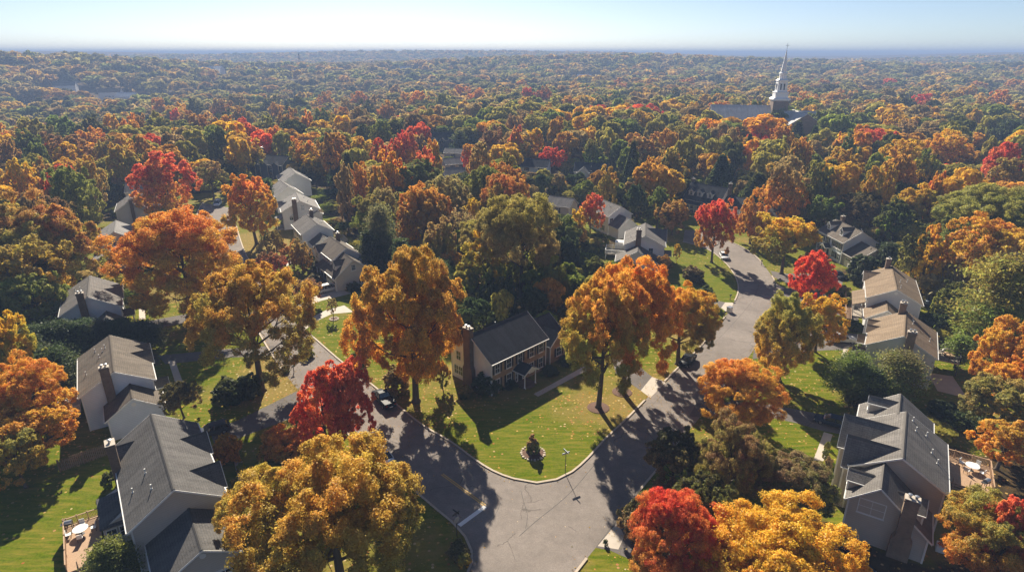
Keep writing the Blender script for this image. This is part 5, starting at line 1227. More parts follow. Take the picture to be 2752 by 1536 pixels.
# --- trees and shrubs one can point at: crown top (px), crown width (px), foot (px) or height (m), kind, colours, label
NEAR = [
 (95, 524, 225, (110, 800), 'maple', 'DL', 'broad rust tree cut by the frame, in front of the long porch house'),
 (225, 560, 190, (178, 795), 'maple', 'DL', 'rust and olive tree leaning over the long grey porch house'),
 (487, 572, 300, (513, 850), 'maple', 'OA', 'huge orange street maple between the west houses and the curving street'),
 (662, 715, 300, (704, 1050), 'oak', 'AL', 'tall golden-orange tree with open crown on the verge beside the yellow-lined street'),
 (1095, 676, 330, (1118, 1078), 'maple', 'DO', 'huge coppery oak next to the brick corner house chimney'),
 (1598, 735, 262, (1608, 1095), 'oak', 'AL', 'front one of the twin orange-green trees on the corner lawn'),
 (1715, 700, 275, (1672, 1053), 'oak', 'OA', 'rear one of the twin orange-green trees, orange at the top'),
 (1822, 765, 215, (1822, 978), 'oak', 'YL', 'yellow tree at the kerb adjoining the twin orange trees'),
 (952, 1200, 480, (925, 1600), 'oak', 'AL', 'big golden tree filling the bottom of the view beside the stop line'),
 (722, 1265, 250, 11, 'oak', 'AL', 'lower golden tree merging into the big golden one by the grey garage'),
 (872, 985, 150, (880, 1215), 'column', 'RS', 'scarlet maple with two tops, the bushier trunk beside the street'),
 (958, 978, 140, (950, 1195), 'column', 'SR', 'scarlet maple twin standing against the black pickup truck'),
 (755, 1150, 110, 4.5, 'shrub', 'OD', 'small orange tree at the foot of the scarlet maples'),
 (1825, 1335, 235, 11.5, 'maple', 'RD', 'bright red maple at the bottom beside the concrete apron'),
 (2150, 1412, 400, 12.5, 'oak', 'YA', 'big yellow-orange tree covering the gable foot of the taupe house'),
 (2015, 1410, 190, 9, 'oak', 'AO', 'amber tree between the bright red maple and the big yellow one'),
 (1962, 1118, 190, (1950, 1375), 'maple', 'BL', 'red-brown tree below the orange roadside tree'),
 (1985, 977, 215, (1975, 1150), 'maple', 'OA', 'orange tree at the entrance of the taupe house drive'),
 (2135, 1228, 235, 8, 'oak', 'BG', 'brown-green round tree in the front yard of the taupe house'),
 (1815, 1165, 150, (1800, 1330), 'oak', 'KB', 'dark green-brown tree overhanging the street shade'),
 (1745, 1330, 120, 6, 'shrub', 'KB', 'dark shrub below the dark street tree'),
 (1895, 1290, 150, 8, 'oak', 'KL', 'dark tree wedged behind the bright red maple'),
 (2085, 795, 185, (2092, 1022), 'maple', 'LA', 'olive-gold tree on the lawn in front of the silver car'),
 (2190, 800, 125, (2190, 945), 'maple', 'YA', 'yellow-orange tree rising behind the olive-gold one'),
 (2165, 675, 110, (2172, 835), 'maple', 'RR', 'red maple by the outer bend of the street'),
 (2195, 668, 90, 8, 'bare', 'BR', 'half bare reddish tree pressed against the red maple'),
 (2125, 585, 155, (2100, 735), 'oak', 'YL', 'yellow-green tree inside the outer bend'),
 (1915, 537, 108, (1912, 705), 'column', 'SD', 'tall pinkish red tree beside the white parked car'),
 (2010, 508, 95, (2015, 655), 'maple', 'OD', 'orange tree next to the tall pinkish red one'),
 (1815, 537, 92, (1805, 632), 'oak', 'DB', 'small round rust tree before the porch cottage'),
 (1712, 498, 68, (1705, 610), 'column', 'EK', 'dark columnar tree between white gabled house and cottage'),
 (1778, 503, 72, (1765, 612), 'column', 'GK', 'green columnar tree next to the rust one by the cottage'),
 (1590, 522, 68, (1585, 645), 'column', 'SD', 'red-orange tree at the corner of the white gabled house'),
 (1553, 560, 40, 12, 'column', 'YA', 'slim yellow tree beside the red-orange one'),
 (1400, 525, 235, (1400, 800), 'forest', 'LT', 'big olive oak in the middle of the dark wood behind the brick house'),
 (1300, 615, 170, (1300, 800), 'maple', 'YG', 'yellow-topped green tree behind the huge coppery oak'),
 (1135, 495, 150, 19, 'forest', 'OB', 'red-orange topped tree above the dark pine'),
 (1095, 560, 70, 14, 'maple', 'DO', 'small red-orange tree against the dark pine'),
 (1240, 535, 110, 16, 'bare', 'BT', 'brown half bare tree between the red-orange and olive oaks'),
 (1265, 535, 60, 14, 'column', 'YA', 'small yellow crown showing beside the half bare tree'),
 (1210, 475, 120, 18, 'forest', 'TB', 'tan-brown knobbly tree behind the red-orange topped one'),
 (1302, 452, 120, 18, 'forest', 'GL', 'green domed tree in the row behind the olive oak'),
 (1028, 545, 95, (1030, 725), 'pine', 'PE', 'pale blue-green white pine behind the two-tone grey house'),
 (985, 620, 80, 11, 'spruce', 'EK', 'dark spruce behind the two-tone grey house deck'),
 (1075, 640, 90, 12, 'spruce', 'EK', 'dark spruce beneath the red-orange topped tree'),
 (1180, 690, 100, 13, 'spruce', 'EK', 'dark spruce in the shade behind the coppery oak'),
 (1490, 690, 90, 12, 'maple', 'LK', 'olive tree in the dark gap behind the twin trees'),
 (1530, 640, 70, 10, 'shrub', 'EK', 'dark yew clump beside the white house deck'),
 (1440, 770, 100, 9, 'shrub', 'EK', 'dark evergreen clump right behind the brick house garage'),
 (1345, 745, 90, 9, 'shrub', 'KE', 'dark shrub wood edge behind the brick house roof'),
 (668, 470, 138, (690, 655), 'oak', 'OA', 'orange-gold tall tree standing over the bend where the van is parked'),
 (459, 411, 150, (462, 600), 'maple', 'SO', 'large red-topped maple shading the west houses, orange lower down'),
 (570, 432, 82, (575, 535), 'oak', 'TL', 'greyish tan tree behind the parked blue-white van'),
 (790, 645, 62, (792, 722), 'maple', 'DB', 'small brick red ornamental tree in front of the plain white house'),
 (832, 642, 58, (815, 735), 'maple', 'TD', 'small tan-red ornamental tree beside its brick red neighbour'),
 (726, 678, 78, (735, 750), 'oak', 'BR', 'low dark red ornamental tree by the street'),
 (742, 620, 48, (745, 690), 'maple', 'LD', 'little green-orange tree beside the tall orange-gold one'),
 (823, 750, 82, (832, 818), 'oak', 'BD', 'small dark rust round tree on the lawn before the minivan'),
 (893, 803, 36, (897, 857), 'bare', 'BT', 'bare young tree in its mulch ring between two drives'),
 (700, 560, 30, 9, 'spruce', 'EK', 'slim dark cypress by the plain white house'),
 (718, 480, 42, 11, 'spruce', 'EK', 'dark conifer at the top end of the stepped white row'),
 (30, 638, 190, 17, 'oak', 'LY', 'olive-yellow tree at the picture edge above the conifer row'),
 (60, 730, 150, 12, 'oak', 'LG', 'lower olive tree below the olive-yellow one'),
 (5, 850, 110, 14, 'oak', 'YL', 'yellow-green tree cut by the frame beside the conifers'),
 (35, 975, 190, 12, 'oak', 'OA', 'orange tree at the frame edge above the board fence'),
 (70, 1090, 175, 8.5, 'oak', 'AO', 'amber-orange tree in front of it, over the bright back lawn'),
 (20, 1160, 120, 8, 'oak', 'LA', 'olive-amber bush at the frame edge by the board fence'),
 (90, 872, 120, 7, 'spruce', 'EK', 'first dark conifer of the row above the brown-chimney house'),
 (150, 862, 120, 7, 'spruce', 'EK', 'second dark conifer of the row above the brown-chimney house'),
 (210, 858, 110, 6.5, 'spruce', 'EG', 'third dark conifer of the row above the brown-chimney house'),
 (262, 862, 100, 6, 'pine', 'EK', 'rounded dark conifer in the middle of the row'),
 (318, 856, 110, 6, 'spruce', 'EK', 'dark conifer at the path of the blue-grey house'),
 (372, 862, 110, 6, 'pine', 'EK', 'last dark conifer of the row, near the drive'),
 (120, 930, 130, 8, 'pine', 'EK', 'dark conifer behind the grey deck'),
 (60, 900, 120, 9, 'spruce', 'EK', 'dark conifer at the outer end of the row'),
 (278, 1452, 120, 6, 'pine', 'GE', 'green bushy conifer at the foot of the sunny deck'),
 (483, 1030, 88, (495, 1122), 'maple', 'KB', 'small purple-green tree at the porch of the brown-chimney house'),
 (655, 1005, 70, 4, 'shrub', 'EK', 'dark evergreen bush under the tall golden-orange tree'),
 (610, 1020, 80, 3.5, 'shrub', 'KE', 'dark spreading bush beside the sunny lawn'),
 (600, 1168, 66, 4, 'shrub', 'DO', 'small rust bush beside the dark roofed house front'),
 (1192, 968, 52, (1190, 1045), 'maple', 'OL', 'small orange tree at the white gable end of the brick house'),
 (1060, 990, 78, 4, 'shrub', 'BT', 'brown round shrub at the foot of the coppery oak'),
 (1310, 998, 78, 3.6, 'shrub', 'EK', 'tall dark evergreen shrub at the corner of the brick house'),
 (1432, 1168, 34, (1432, 1216), 'shrub', 'TG', 'little ornamental tree in the round bed on the corner lawn'),
 (2290, 945, 120, (2275, 1075), 'pine', 'GE', 'bushy green pine before the tan roofed house'),
 (2405, 940, 125, (2400, 1075), 'pine', 'PG', 'lighter yellow-green pine against the white gable'),
 (2350, 985, 110, 6, 'spruce', 'EK', 'dark conifer between the two bushy pines'),
 (2660, 675, 180, (2655, 945), 'pine', 'LG', 'tall white pine over the back fence'),
 (2590, 900, 70, 6, 'pine', 'GP', 'small pine below the tall white pine'),
 (2690, 500, 240, 21, 'forest', 'LG', 'big olive-green tree above the tall white pine'),
 (2700, 585, 170, 18, 'oak', 'OA', 'orange-gold tree just above the tall white pine'),
 (2525, 608, 85, 16, 'maple', 'OY', 'orange topped slim tree behind the brown roofed house'),
 (2432, 500, 120, (2440, 642), 'forest', 'YL', 'yellow-topped wood tree behind the dormered colonial'),
 (2362, 548, 105, (2372, 640), 'forest', 'LA', 'olive-amber wood tree behind the dormered colonial'),
 (2290, 520, 110, (2292, 634), 'forest', 'KB', 'dark wood tree shading the dormered colonial'),
 (2475, 625, 90, 14, 'maple', 'KL', 'dark olive tree at the wood edge behind the brown roofed house'),
 (2395, 650, 70, 8, 'pine', 'EK', 'dark juniper between the dormered colonial and the grey house'),
 (2440, 662, 80, 8, 'spruce', 'EK', 'dark cypress behind the brown roofed house'),
 (2330, 690, 80, 6, 'shrub', 'EK', 'dark evergreen shrub before the garage wing of the colonial'),
 (2580, 760, 90, 9, 'maple', 'KL', 'dark tree beside the back fence under the pine'),
 (2738, 860, 130, 13, 'oak', 'AO', 'amber tree at the frame edge beside the pine'),
 (2745, 960, 110, 10, 'oak', 'OA', 'orange tree at the frame edge beside the back lawn'),
 (2700, 1020, 150, 9, 'oak', 'LP', 'loose olive-green tree on the back lawn of the taupe house'),
 (2720, 1135, 130, 7, 'oak', 'AO', 'orange-yellow small tree below the loose olive-green one'),
 (2715, 1355, 230, 10, 'oak', 'LO', 'green-gold tree with red top in the bottom corner'),
 (2735, 1340, 110, 11, 'maple', 'SD', 'pinkish red crown peeking over the corner tree'),
 (2590, 1105, 70, 2.2, 'shrub', 'EG', 'clipped evergreen hedge clump behind the taupe house'),
 (2545, 1085, 70, 2.2, 'shrub', 'EK', 'second clump of the hedge behind the taupe house'),
 (2640, 1125, 70, 2.2, 'shrub', 'EK', 'end clump of the hedge behind the taupe house'),
 (1870, 718, 60, 3.5, 'shrub', 'BK', 'weeping brown shrub on the lawn at the inner bend'),
 (1900, 770, 60, 4, 'shrub', 'KG', 'green shrub in the shade at the inner bend'),
 (1785, 685, 50, 5, 'maple', 'DB', 'rusty shrub tree beside the white chimney house'),
 (1822, 655, 20, 5, 'column', 'YA', 'slim yellow sapling at the white chimney house porch'),
 (1600, 640, 75, 3.5, 'shrub', 'LG', 'pale green hedge behind the white chimney house'),
 (330, 640, 30, 6, 'maple', 'RD', 'small red tree in front of the long porch house'),
 (372, 620, 70, 9, 'maple', 'DR', 'red-orange small tree beside the huge orange street maple'),
 (305, 735, 60, 4, 'shrub', 'KE', 'dark round bush by the long porch house steps'),
 (355, 775, 60, 3, 'shrub', 'GK', 'low green bush at the front walk of the blue-grey house'),
 (2228, 1185, 14, 1.2, 'shrub', 'GL', 'round green bush beside the concrete path'), (2222, 1208, 16, 1.2, 'shrub', 'GL', 'second round bush, lower along the concrete path'), (2232, 1228, 20, 1.3, 'shrub', 'TB', 'tan bush by the porch of the taupe house'),
 (2292, 935, 26, 1.6, 'shrub', 'LY', 'yellow-green bush beside the path of the tan roofed house'), (2308, 925, 24, 1.8, 'shrub', 'GL', 'green bush at the step of the tan roofed house'),
 (2278, 800, 30, 1.8, 'shrub', 'LG', 'bush at the steps of the brown roofed house'), (2270, 770, 34, 2, 'shrub', 'BG', 'brownish bush in the front bed of the brown roofed house'), (2300, 862, 36, 2, 'shrub', 'EK', 'dark bush under the low wing'), (2520, 845, 60, 4, 'shrub', 'EK', 'dark round shrub between the two tan roofs'), (2480, 850, 40, 3, 'shrub', 'EK', 'smaller dark shrub between the two tan roofs'),
 (1370, 1020, 46, 1.3, 'shrub', 'EK', 'low dark bush below the brick house windows'), (1480, 985, 50, 1.4, 'shrub', 'EK', 'low dark bush along the brick front by the garage'), (1520, 960, 40, 1.4, 'shrub', 'EK', 'dark bush in front of the brick garage ell'), (1250, 1040, 40, 1.6, 'shrub', 'LK', 'pale bush at the chimney foot'),
 (645, 1245, 22, 1.2, 'shrub', 'GY', 'round green bush by the shaded path of the dark roofed house'), (632, 1290, 30, 1.3, 'shrub', 'LG', 'olive bush lower on the shaded path'), (700, 1330, 26, 1.2, 'shrub', 'LB', 'small bush next to the grey garage'),
 (300, 1380, 40, 1.6, 'shrub', 'KE', 'dark bush at the sunroom corner'), (290, 1270, 40, 2, 'shrub', 'KG', 'bush at the chimney of the dark roofed house'), (95, 1105, 40, 2.2, 'shrub', 'GL', 'green bush at the corner of the grey deck'), (150, 1115, 46, 2.4, 'shrub', 'KE', 'dark bush under the grey deck'), (330, 1120, 50, 2.4, 'shrub', 'KE', 'dark bush at the white garage wing'),
 (1232, 1462, 60, 1.5, 'shrub', 'KB', 'dark bush at the foot of the stop sign'), (1245, 1490, 40, 1.2, 'shrub', 'LY', 'yellowish bush at the kerb below the stop sign'), (1627, 1450, 14, .7, 'shrub', 'KG', 'little clipped bush on the concrete apron'), (1690, 1370, 60, 1.6, 'shrub', 'KT', 'dark bush with pale leaves beside the bottom kerb'), (1712, 1395, 30, 1.2, 'shrub', 'LK', 'small bush next to the bottom drive'),
 (705, 1000, 30, 1.2, 'shrub', 'LG', 'bush at the foot of the tall golden-orange tree'), (765, 985, 24, 1, 'shrub', 'KG', 'small bush at the kerb of the yellow-lined street'), (820, 930, 40, 2, 'shrub', 'GL', 'bright green bush beneath the coppery oak'), (960, 945, 40, 2, 'shrub', 'GK', 'green bush on the lawn below the coppery oak'), (815, 690, 26, 2, 'shrub', 'PE', 'grey-green bush at the front walk of the white house'), (850, 705, 60, 2.6, 'shrub', 'KB', 'dark bush at the gabled bay'), (845, 735, 50, 2, 'shrub', 'KB', 'low dark bush under the porch'), (905, 750, 28, 1.6, 'shrub', 'KE', 'round dark bush beside the garage door'), (950, 760, 36, 2, 'shrub', 'KE', 'dark bush at the beige gable wall'),
]
FOREST = "17,336,72,OL;53,347,67,GK;156,311,106,GL;78,319,83,LT;237,312,81,KL;167,354,92,BD;228,344,83,OD;295,308,53,YL;338,310,64,OD;370,301,56,DB;409,301,64,LG;470,315,95,GL;462,261,58,YG;423,261,33,OT;520,248,72,KL;467,289,28,RD;501,286,50,DB;541,308,81,DT;609,312,53,OL;659,321,86,SD;587,342,75,GK;648,369,97,AL;587,275,70,KL;643,272,67,DL;591,247,64,TO;632,241,70,TL;163,385,95,YA;86,371,53,GK;11,375,45,DB;281,369,61,LA;314,375,70,AL;36,429,67,YO;107,428,56,DT;181,450,111,GL;231,419,58,AT;373,369,56,DB;339,422,58,LA;376,414,42,LG;122,458,42,RD;873,227,64,DO;1062,219,45,TO;987,216,31,TL;898,202,26,KG;861,211,21,KG;836,213,18,KG;728,247,95,KL;795,247,58,KG;770,264,64,KL;742,274,33,DO;861,272,64,OD;855,286,75,GK;912,303,67,LY;823,298,45,OD;768,294,67,DT;706,311,75,LT;917,275,67,DT;962,289,64,TB;982,264,58,KL;928,244,58,TL;962,241,53,OT;1003,244,45,TL;1034,260,50,OB;1062,266,67,BT;1090,248,39,OD;1126,246,72,OA;1187,253,50,GL;1243,230,64,DR;1284,237,61,OA;1318,253,70,LG;1338,223,26,AO;735,339,45,OA;1023,326,75,GL;900,336,42,TK;891,358,97,DO;813,369,70,OL;969,369,67,AL;1017,375,64,RD;1087,355,72,SO;1062,378,47,RD;1134,399,81,SD;1162,375,45,YL;842,415,70,YK;887,397,39,KE;1042,407,97,YA;1117,429,156,GP;964,436,67,OD;920,444,53,TB;1208,421,42,DO;1262,389,47,OR;1293,386,75,TO;1318,339,72,BT;1329,439,53,OD;1307,454,86,GL;1129,361,36,TK;1234,347,56,KE;1402,214,64,OL;1420,236,50,RD;1461,232,53,DR;1367,239,28,DL;1386,247,45,LT;1425,264,45,LK;1523,202,47,KE;1542,219,26,DO;1578,233,33,RD;1664,210,67,DO;1603,238,19,AL;1754,210,78,DL;1845,211,49,OT;1659,246,64,GL;1692,241,36,KG;1773,244,42,TK;1818,236,45,KE;1564,261,67,TD;1612,283,89,RO;1468,280,67,AO;1383,300,56,TD;1365,285,25,OT;1386,342,47,SD;1395,367,81,AL;1425,303,50,DL;1478,325,70,LK;1614,313,95,LG;1690,313,78,BT;1756,280,72,RD;1730,272,39,YL;1706,289,39,GL;1859,275,67,YA;1937,275,92,OD;1813,311,42,GY;1834,329,134,LA;1733,355,95,DT;1888,335,58,GL;1968,344,67,DL;1486,397,77,RR;1361,439,117,DO;1473,444,106,TP;1360,408,67,LY;1634,447,64,AL;1751,422,39,YA;1812,400,67,LK;1920,232,67,TL;1976,214,53,AL;1528,325,56,LG;1595,375,61,LG;2251,243,67,AO;2177,249,67,OA;2135,229,47,DO;2169,219,39,DL;2216,213,67,DB;2280,201,75,OD;2230,227,56,KL;2316,230,36,BD;2358,214,50,BD;2394,212,53,RO;2435,210,28,RD;2383,236,67,LD;2483,218,64,YL;2436,253,50,KL;2486,254,117,RD;2389,261,67,BT;2558,247,56,OL;2525,225,61,LD;2567,197,75,DL;2603,230,53,AD;2634,219,53,DL;2695,243,56,OD;2639,261,67,DB;2731,213,47,OD;2681,190,39,DO;2414,308,64,YA;2442,322,67,TB;2213,298,131,GK;2319,304,111,GL;2099,290,109,GK;2110,335,67,OA;2083,372,95,LY;2158,372,67,AL;2289,361,53,PG;2261,360,47,OT;2369,349,125,RD;2272,400,86,AO;2439,378,111,YA;2542,349,139,YA;2503,403,67,GY;2725,317,92,EK;2711,385,78,RS;2631,433,134,LG;2725,428,92,LA;2123,440,117,TO;2208,436,72,LK;2361,450,58,AL;2528,467,45,OD;2397,439,50,AY"
def place(x, yt, w, foot):
    if isinstance(foot, tuple): h = height_for(foot[0], foot[1], yt); p = G(*foot)
    else: h = foot; p = G(x, yt, h)
    dist = math.sqrt(p[0] ** 2 + p[1] ** 2 + (CAMH - h * .7) ** 2)
    return p, h, w * dist / FPX
for (x, yt, w, foot, kind, cols, lb) in NEAR:
    p, h, wm = place(x, yt, w, foot)
    sh = kind == 'shrub'
    small = h < 3
    tree(p[0], p[1], h * 1.0, wm * 1.04, kind, cols, lb, {'pine': 'pine_tree', 'spruce': 'conifer'}.get(kind, 'shrub' if sh else 'tree'), 'shrub' if sh else ('conifer' if kind in ('pine', 'spruce') else 'tree'))
# labels for the trees of the wood: colour, build and the nearest landmark, counted outwards so that each is one tree
LAND = [('the church steeple', (155, 372)), ('the porch cottage', (66, 205)), ('the three-gabled blue house', G(1195, 372, 6)), ('the slate-blue shaded house', G(740, 435, 6)), ('the parking lot', G(2660, 400)), ('the red-topped maple', G(459, 411, 20)), ('the bright red wood maple', G(1486, 397, 16)), ('the grey hip-roofed house', G(1590, 455, 5)), ('the hazy valley', (-230, 330)), ('the stepped white row', (-80, 235)), ('the dormered colonial', (87, 154)), ('the white pine', (86, 99)), ('the long porch house', (-104, 156)), ('the white chimney house', (34, 151)), ('the big yellow tree row', G(2500, 400, 18))]
COUNT = {}
ORD = ['', 'second ', 'third ', 'fourth ', 'fifth ', 'sixth ', 'seventh ', 'eighth ', 'ninth ', 'tenth ', 'eleventh ', 'twelfth ', 'thirteenth ', 'fourteenth ', 'fifteenth ', 'sixteenth ', 'seventeenth ', 'eighteenth ', 'nineteenth ', 'twentieth ']
def mkcols(c): return c
def label_for(lst):
    """lst: dicts with x, y, w, h, cols -> unique labels"""
    for t in lst:
        best = min(LAND, key=lambda l: math.hypot(l[1][0] - t['x'], l[1][1] - t['y'])); t['land'] = best[0]; t['ld'] = math.hypot(best[1][0] - t['x'], best[1][1] - t['y'])
        a, b = CNAME[t['cols'][0]], CNAME[t['cols'][1]]
        t['cn'] = a if a == b else a + ' and ' + b
        t['form'] = 'slim' if t['w'] / t['h'] < .5 else ('broad' if t['w'] / t['h'] > .85 else 'rounded')
    for t in sorted(lst, key=lambda t: t['ld']):
        key = (t['land'], t['cn'], t['form']); n = COUNT.get(key, 0); COUNT[key] = n + 1
        t['label'] = f"{ORD[min(n, 19)]}{t['form']} {t['cn']} wood tree counted outward from {t['land']}"
lst = []
r2 = random.Random(5)
HXY = [(v[0], v[1], max(v[3], v[4]) * .5) for v in H.values()]
def blocked(x, y, marg=0.0):
    for hx, hy, hr in HXY:
        if math.hypot(x - hx, y - hy) < hr + marg: return True
    return False
HP = []
for o_ in list(COL.objects):
    if o_.get('category') == 'house':
        q_ = o_.location; a_ = proj(q_.x, q_.y, 0); HP.append((a_[0], a_[1], math.hypot(q_.x, q_.y), proj(q_.x, q_.y, 8)[1]))
def hides(p, x, yt, w):
    d = math.hypot(*p); fy = proj(p[0], p[1], 2.5)[1]
    return any(abs(hx - x) < w * .45 + 4200 / hd and d < hd + 4 and fy > hy2 + 6 and yt < hy for hx, hy, hd, hy2 in HP)
for e in FOREST.split(';'):
    x, yt, w, c = e.split(','); x, yt, w = int(x), int(yt), int(w)
    h = 17 + 4 * r2.random()
    if w < 40: h = 15
    best = None
    for dh in (0, 1.5, -1.5, -3, -4.5, -6, -7.5, -9):       # keep trunks out of houses and crowns off their fronts
        p = G(x, yt, h + dh)
        if not blocked(*p, 3.5) and not hides(p, x, yt, w): best = (p, h + dh); break
    if best is None: continue
    p, h = best
    zt = float(terrain(np.array([p[0]]), np.array([p[1]]))[0])
    wm = w * math.sqrt(p[0] ** 2 + p[1] ** 2 + 900) / FPX
    kind = 'forest'
    if 'E' in c: kind = 'pine' if wm / h > .5 else 'spruce'
    elif wm / h < .42: kind = 'column'
    lst.append(dict(x=p[0], y=p[1], z=zt, h=(h - zt) if h - zt < 27 else 27, w=min(wm, 21), cols=c, kind=kind))
# --- the rest of the wood: filled in between, the largest as trees of their own, the others as one mass
SEGS = np.array(kc + ke + kw)
placed = [(a, b, c) for a, b, c in TREE_XY] + [(t['x'], t['y'], t['w'] / 2) for t in lst]
GRID = {}
def gadd(x, y, r): GRID.setdefault((int(x // 20), int(y // 20)), []).append((x, y, r))
def gnear(x, y, r, f):
    gx, gy = int(x // 20), int(y // 20)
    for i in (-1, 0, 1):
        for j in (-1, 0, 1):
            for (a, b, c) in GRID.get((gx + i, gy + j), ()):
                if math.hypot(a - x, b - y) < (r + c) * f: return True
    return False
for t in placed: gadd(*t)
OPEN = [(*G(2640, 398), 26), (155, 372, 34), (142, 345, 14), (160, 352, 14), (155, 358, 20)] + [(a, b, 24 if d < 900 else 40) for a, b, d in FAR_CLEAR] + [(a * .97, b * .97, 20 if d < 900 else 40) for a, b, d in FAR_CLEAR]
extra_houses = [(o.location.x, o.location.y) for o in COL.objects if o.get('category') == 'house']
YARDP = [(*G(px, py), r) for px, py, r in YARD]
mixw = 'DDOTTTLLLLLLLLGGGGKKKAAAABBYRE'; sec = {'D': 'BL', 'O': 'AL', 'T': 'LB', 'L': 'GKT', 'G': 'KL', 'K': 'GE', 'A': 'LY', 'B': 'TK', 'R': 'DB', 'Y': 'AL', 'E': 'K'}
fill = []
def try_fill(x, y, rr, f=.8):
    d = math.hypot(x, y)
    if gnear(x, y, rr, f): return
    if d < 420:
        if np.min(np.hypot(SEGS[:, 0] - x, SEGS[:, 1] - y)) < (24 if d < 190 else 14): return
        for hx, hy in extra_houses:
            q = math.hypot(hx - x, hy - y)
            if q < 14: return
            # keep the sight line to each house open
            if hx * x + hy * y > 0 and q < 40 and math.hypot(x, y) < math.hypot(hx, hy):
                t = (x * hx + y * hy) / (hx * hx + hy * hy); 
                if math.hypot(x - hx * t, y - hy * t) < 12: return
    for (ox, oy, orr) in OPEN + YARDP:
        if math.hypot(x - ox, y - oy) < orr + rr * .5: return
    if y < 70: return
    h = 10.5 + 8.5 * r2.random() + (1.5 if d > 300 else 0); c0 = r2.choice(mixw) if d < 450 else r2.choice('TTTTLLLLLLLGGGKKKAAABDDE'); cols = c0 + r2.choice(sec[c0])
    gadd(x, y, rr)
    fill.append(dict(x=x, y=y, z=float(terrain(np.array([x]), np.array([y]))[0]), h=h, w=rr * 2 * r2.uniform(.95, 1.25), cols=cols, kind='forest' if 'E' not in cols else r2.choice(('pine', 'spruce')), d=d))
for ring_ in range(900):
    a = r2.uniform(-.86, .86); d = math.sqrt(r2.uniform(110 ** 2, 330 ** 2)); try_fill(d * math.sin(a), d * math.cos(a), r2.uniform(3.6, 7.0))
for ring_ in range(9000):
    a = r2.uniform(-.80, .80); d = math.sqrt(r2.uniform(320 ** 2, 800 ** 2)); try_fill(d * math.sin(a), d * math.cos(a), r2.uniform(4.5, 9.5), .7)
for ring_ in range(26000):
    a = r2.uniform(-.78, .78); d = math.sqrt(r2.uniform(800 ** 2, 2900 ** 2)); try_fill(d * math.sin(a), d * math.cos(a), r2.uniform(7.5, 14), .62)
under = []
for ring_ in range(7000):                              # young trees and brush under the wood
    a = r2.uniform(-.86, .86); d = math.sqrt(r2.uniform(85 ** 2, 420 ** 2)); x, y = d * math.sin(a), d * math.cos(a); rr = r2.uniform(1.8, 3.6)
    if gnear(x, y, rr, .45) or y < 70: continue
    if np.min(np.hypot(SEGS[:, 0] - x, SEGS[:, 1] - y)) < 22: continue
    if any(math.hypot(hx - x, hy - y) < 13 for hx, hy in extra_houses): continue
    if any(math.hypot(x - ox, y - oy) < orr for ox, oy, orr in OPEN + YARDP): continue
    cl = False
    for hx, hy in extra_houses:
        if math.hypot(hx - x, hy - y) < 26 and math.hypot(x, y) < math.hypot(hx, hy) - 2: cl = True
    gadd(x, y, rr * .6); c0 = r2.choice('KKKEGGLLBTD')
    under.append(dict(x=x, y=y, z=float(terrain(np.array([x]), np.array([y]))[0]), h=r2.uniform(2, 3.5) if cl else r2.uniform(4, 9), w=rr * 2.2, cols=c0 + r2.choice('KGL'), kind='brush', d=d))
ntree = sum(1 for o in COL.objects if o.get('category') == 'tree') + len(lst)
fill.sort(key=lambda t: t['d'])
own, mass = fill[:max(0, 298 - ntree)], fill[max(0, 298 - ntree):]
for t in own: t['own'] = 1
label_for(lst); 
for t in own: t['kind'] = t['kind'] if t['kind'] in ('pine', 'spruce') else 'forest'
label_for(own)
for t in lst + own:
    con = t['kind'] in ('pine', 'spruce')
    tree(t['x'], t['y'], t['h'], t['w'], t['kind'], t['cols'], t['label'], 'conifer' if con else 'tree', 'conifer' if con else 'tree', group='trees of the autumn wood', z=t['z'])
# --- fallen leaves gather under the crowns, the grass there is thin and dry
def litter_under_trees():
    me = ground.data; n = len(me.vertices); co = np.empty(n * 3, 'f4'); me.vertices.foreach_get('co', co); co = co.reshape(-1, 3)
    a = me.attributes['cover'].data; cv = np.empty(n * 3, 'f4'); a.foreach_get('vector', cv); cv = cv.reshape(-1, 3)
    idx = np.where((np.abs(co[:, 0]) < 175) & (co[:, 1] > 10) & (co[:, 1] < 270))[0]
    q = co[idx]; lit = np.zeros(len(idx)); 
    for x, y, r in TREE_XY:
        if r < 2 or abs(x) > 190 or y > 290: continue
        lit = np.maximum(lit, np.exp(-(((q[:, 0] - x) ** 2 + (q[:, 1] - y) ** 2) / (r * 1.25) ** 2)) * min(1, r / 6))
    cv[idx, 2] += lit * .85; cv[idx, 1] += lit * .1
    a.foreach_set('vector', cv.ravel())
litter_under_trees()
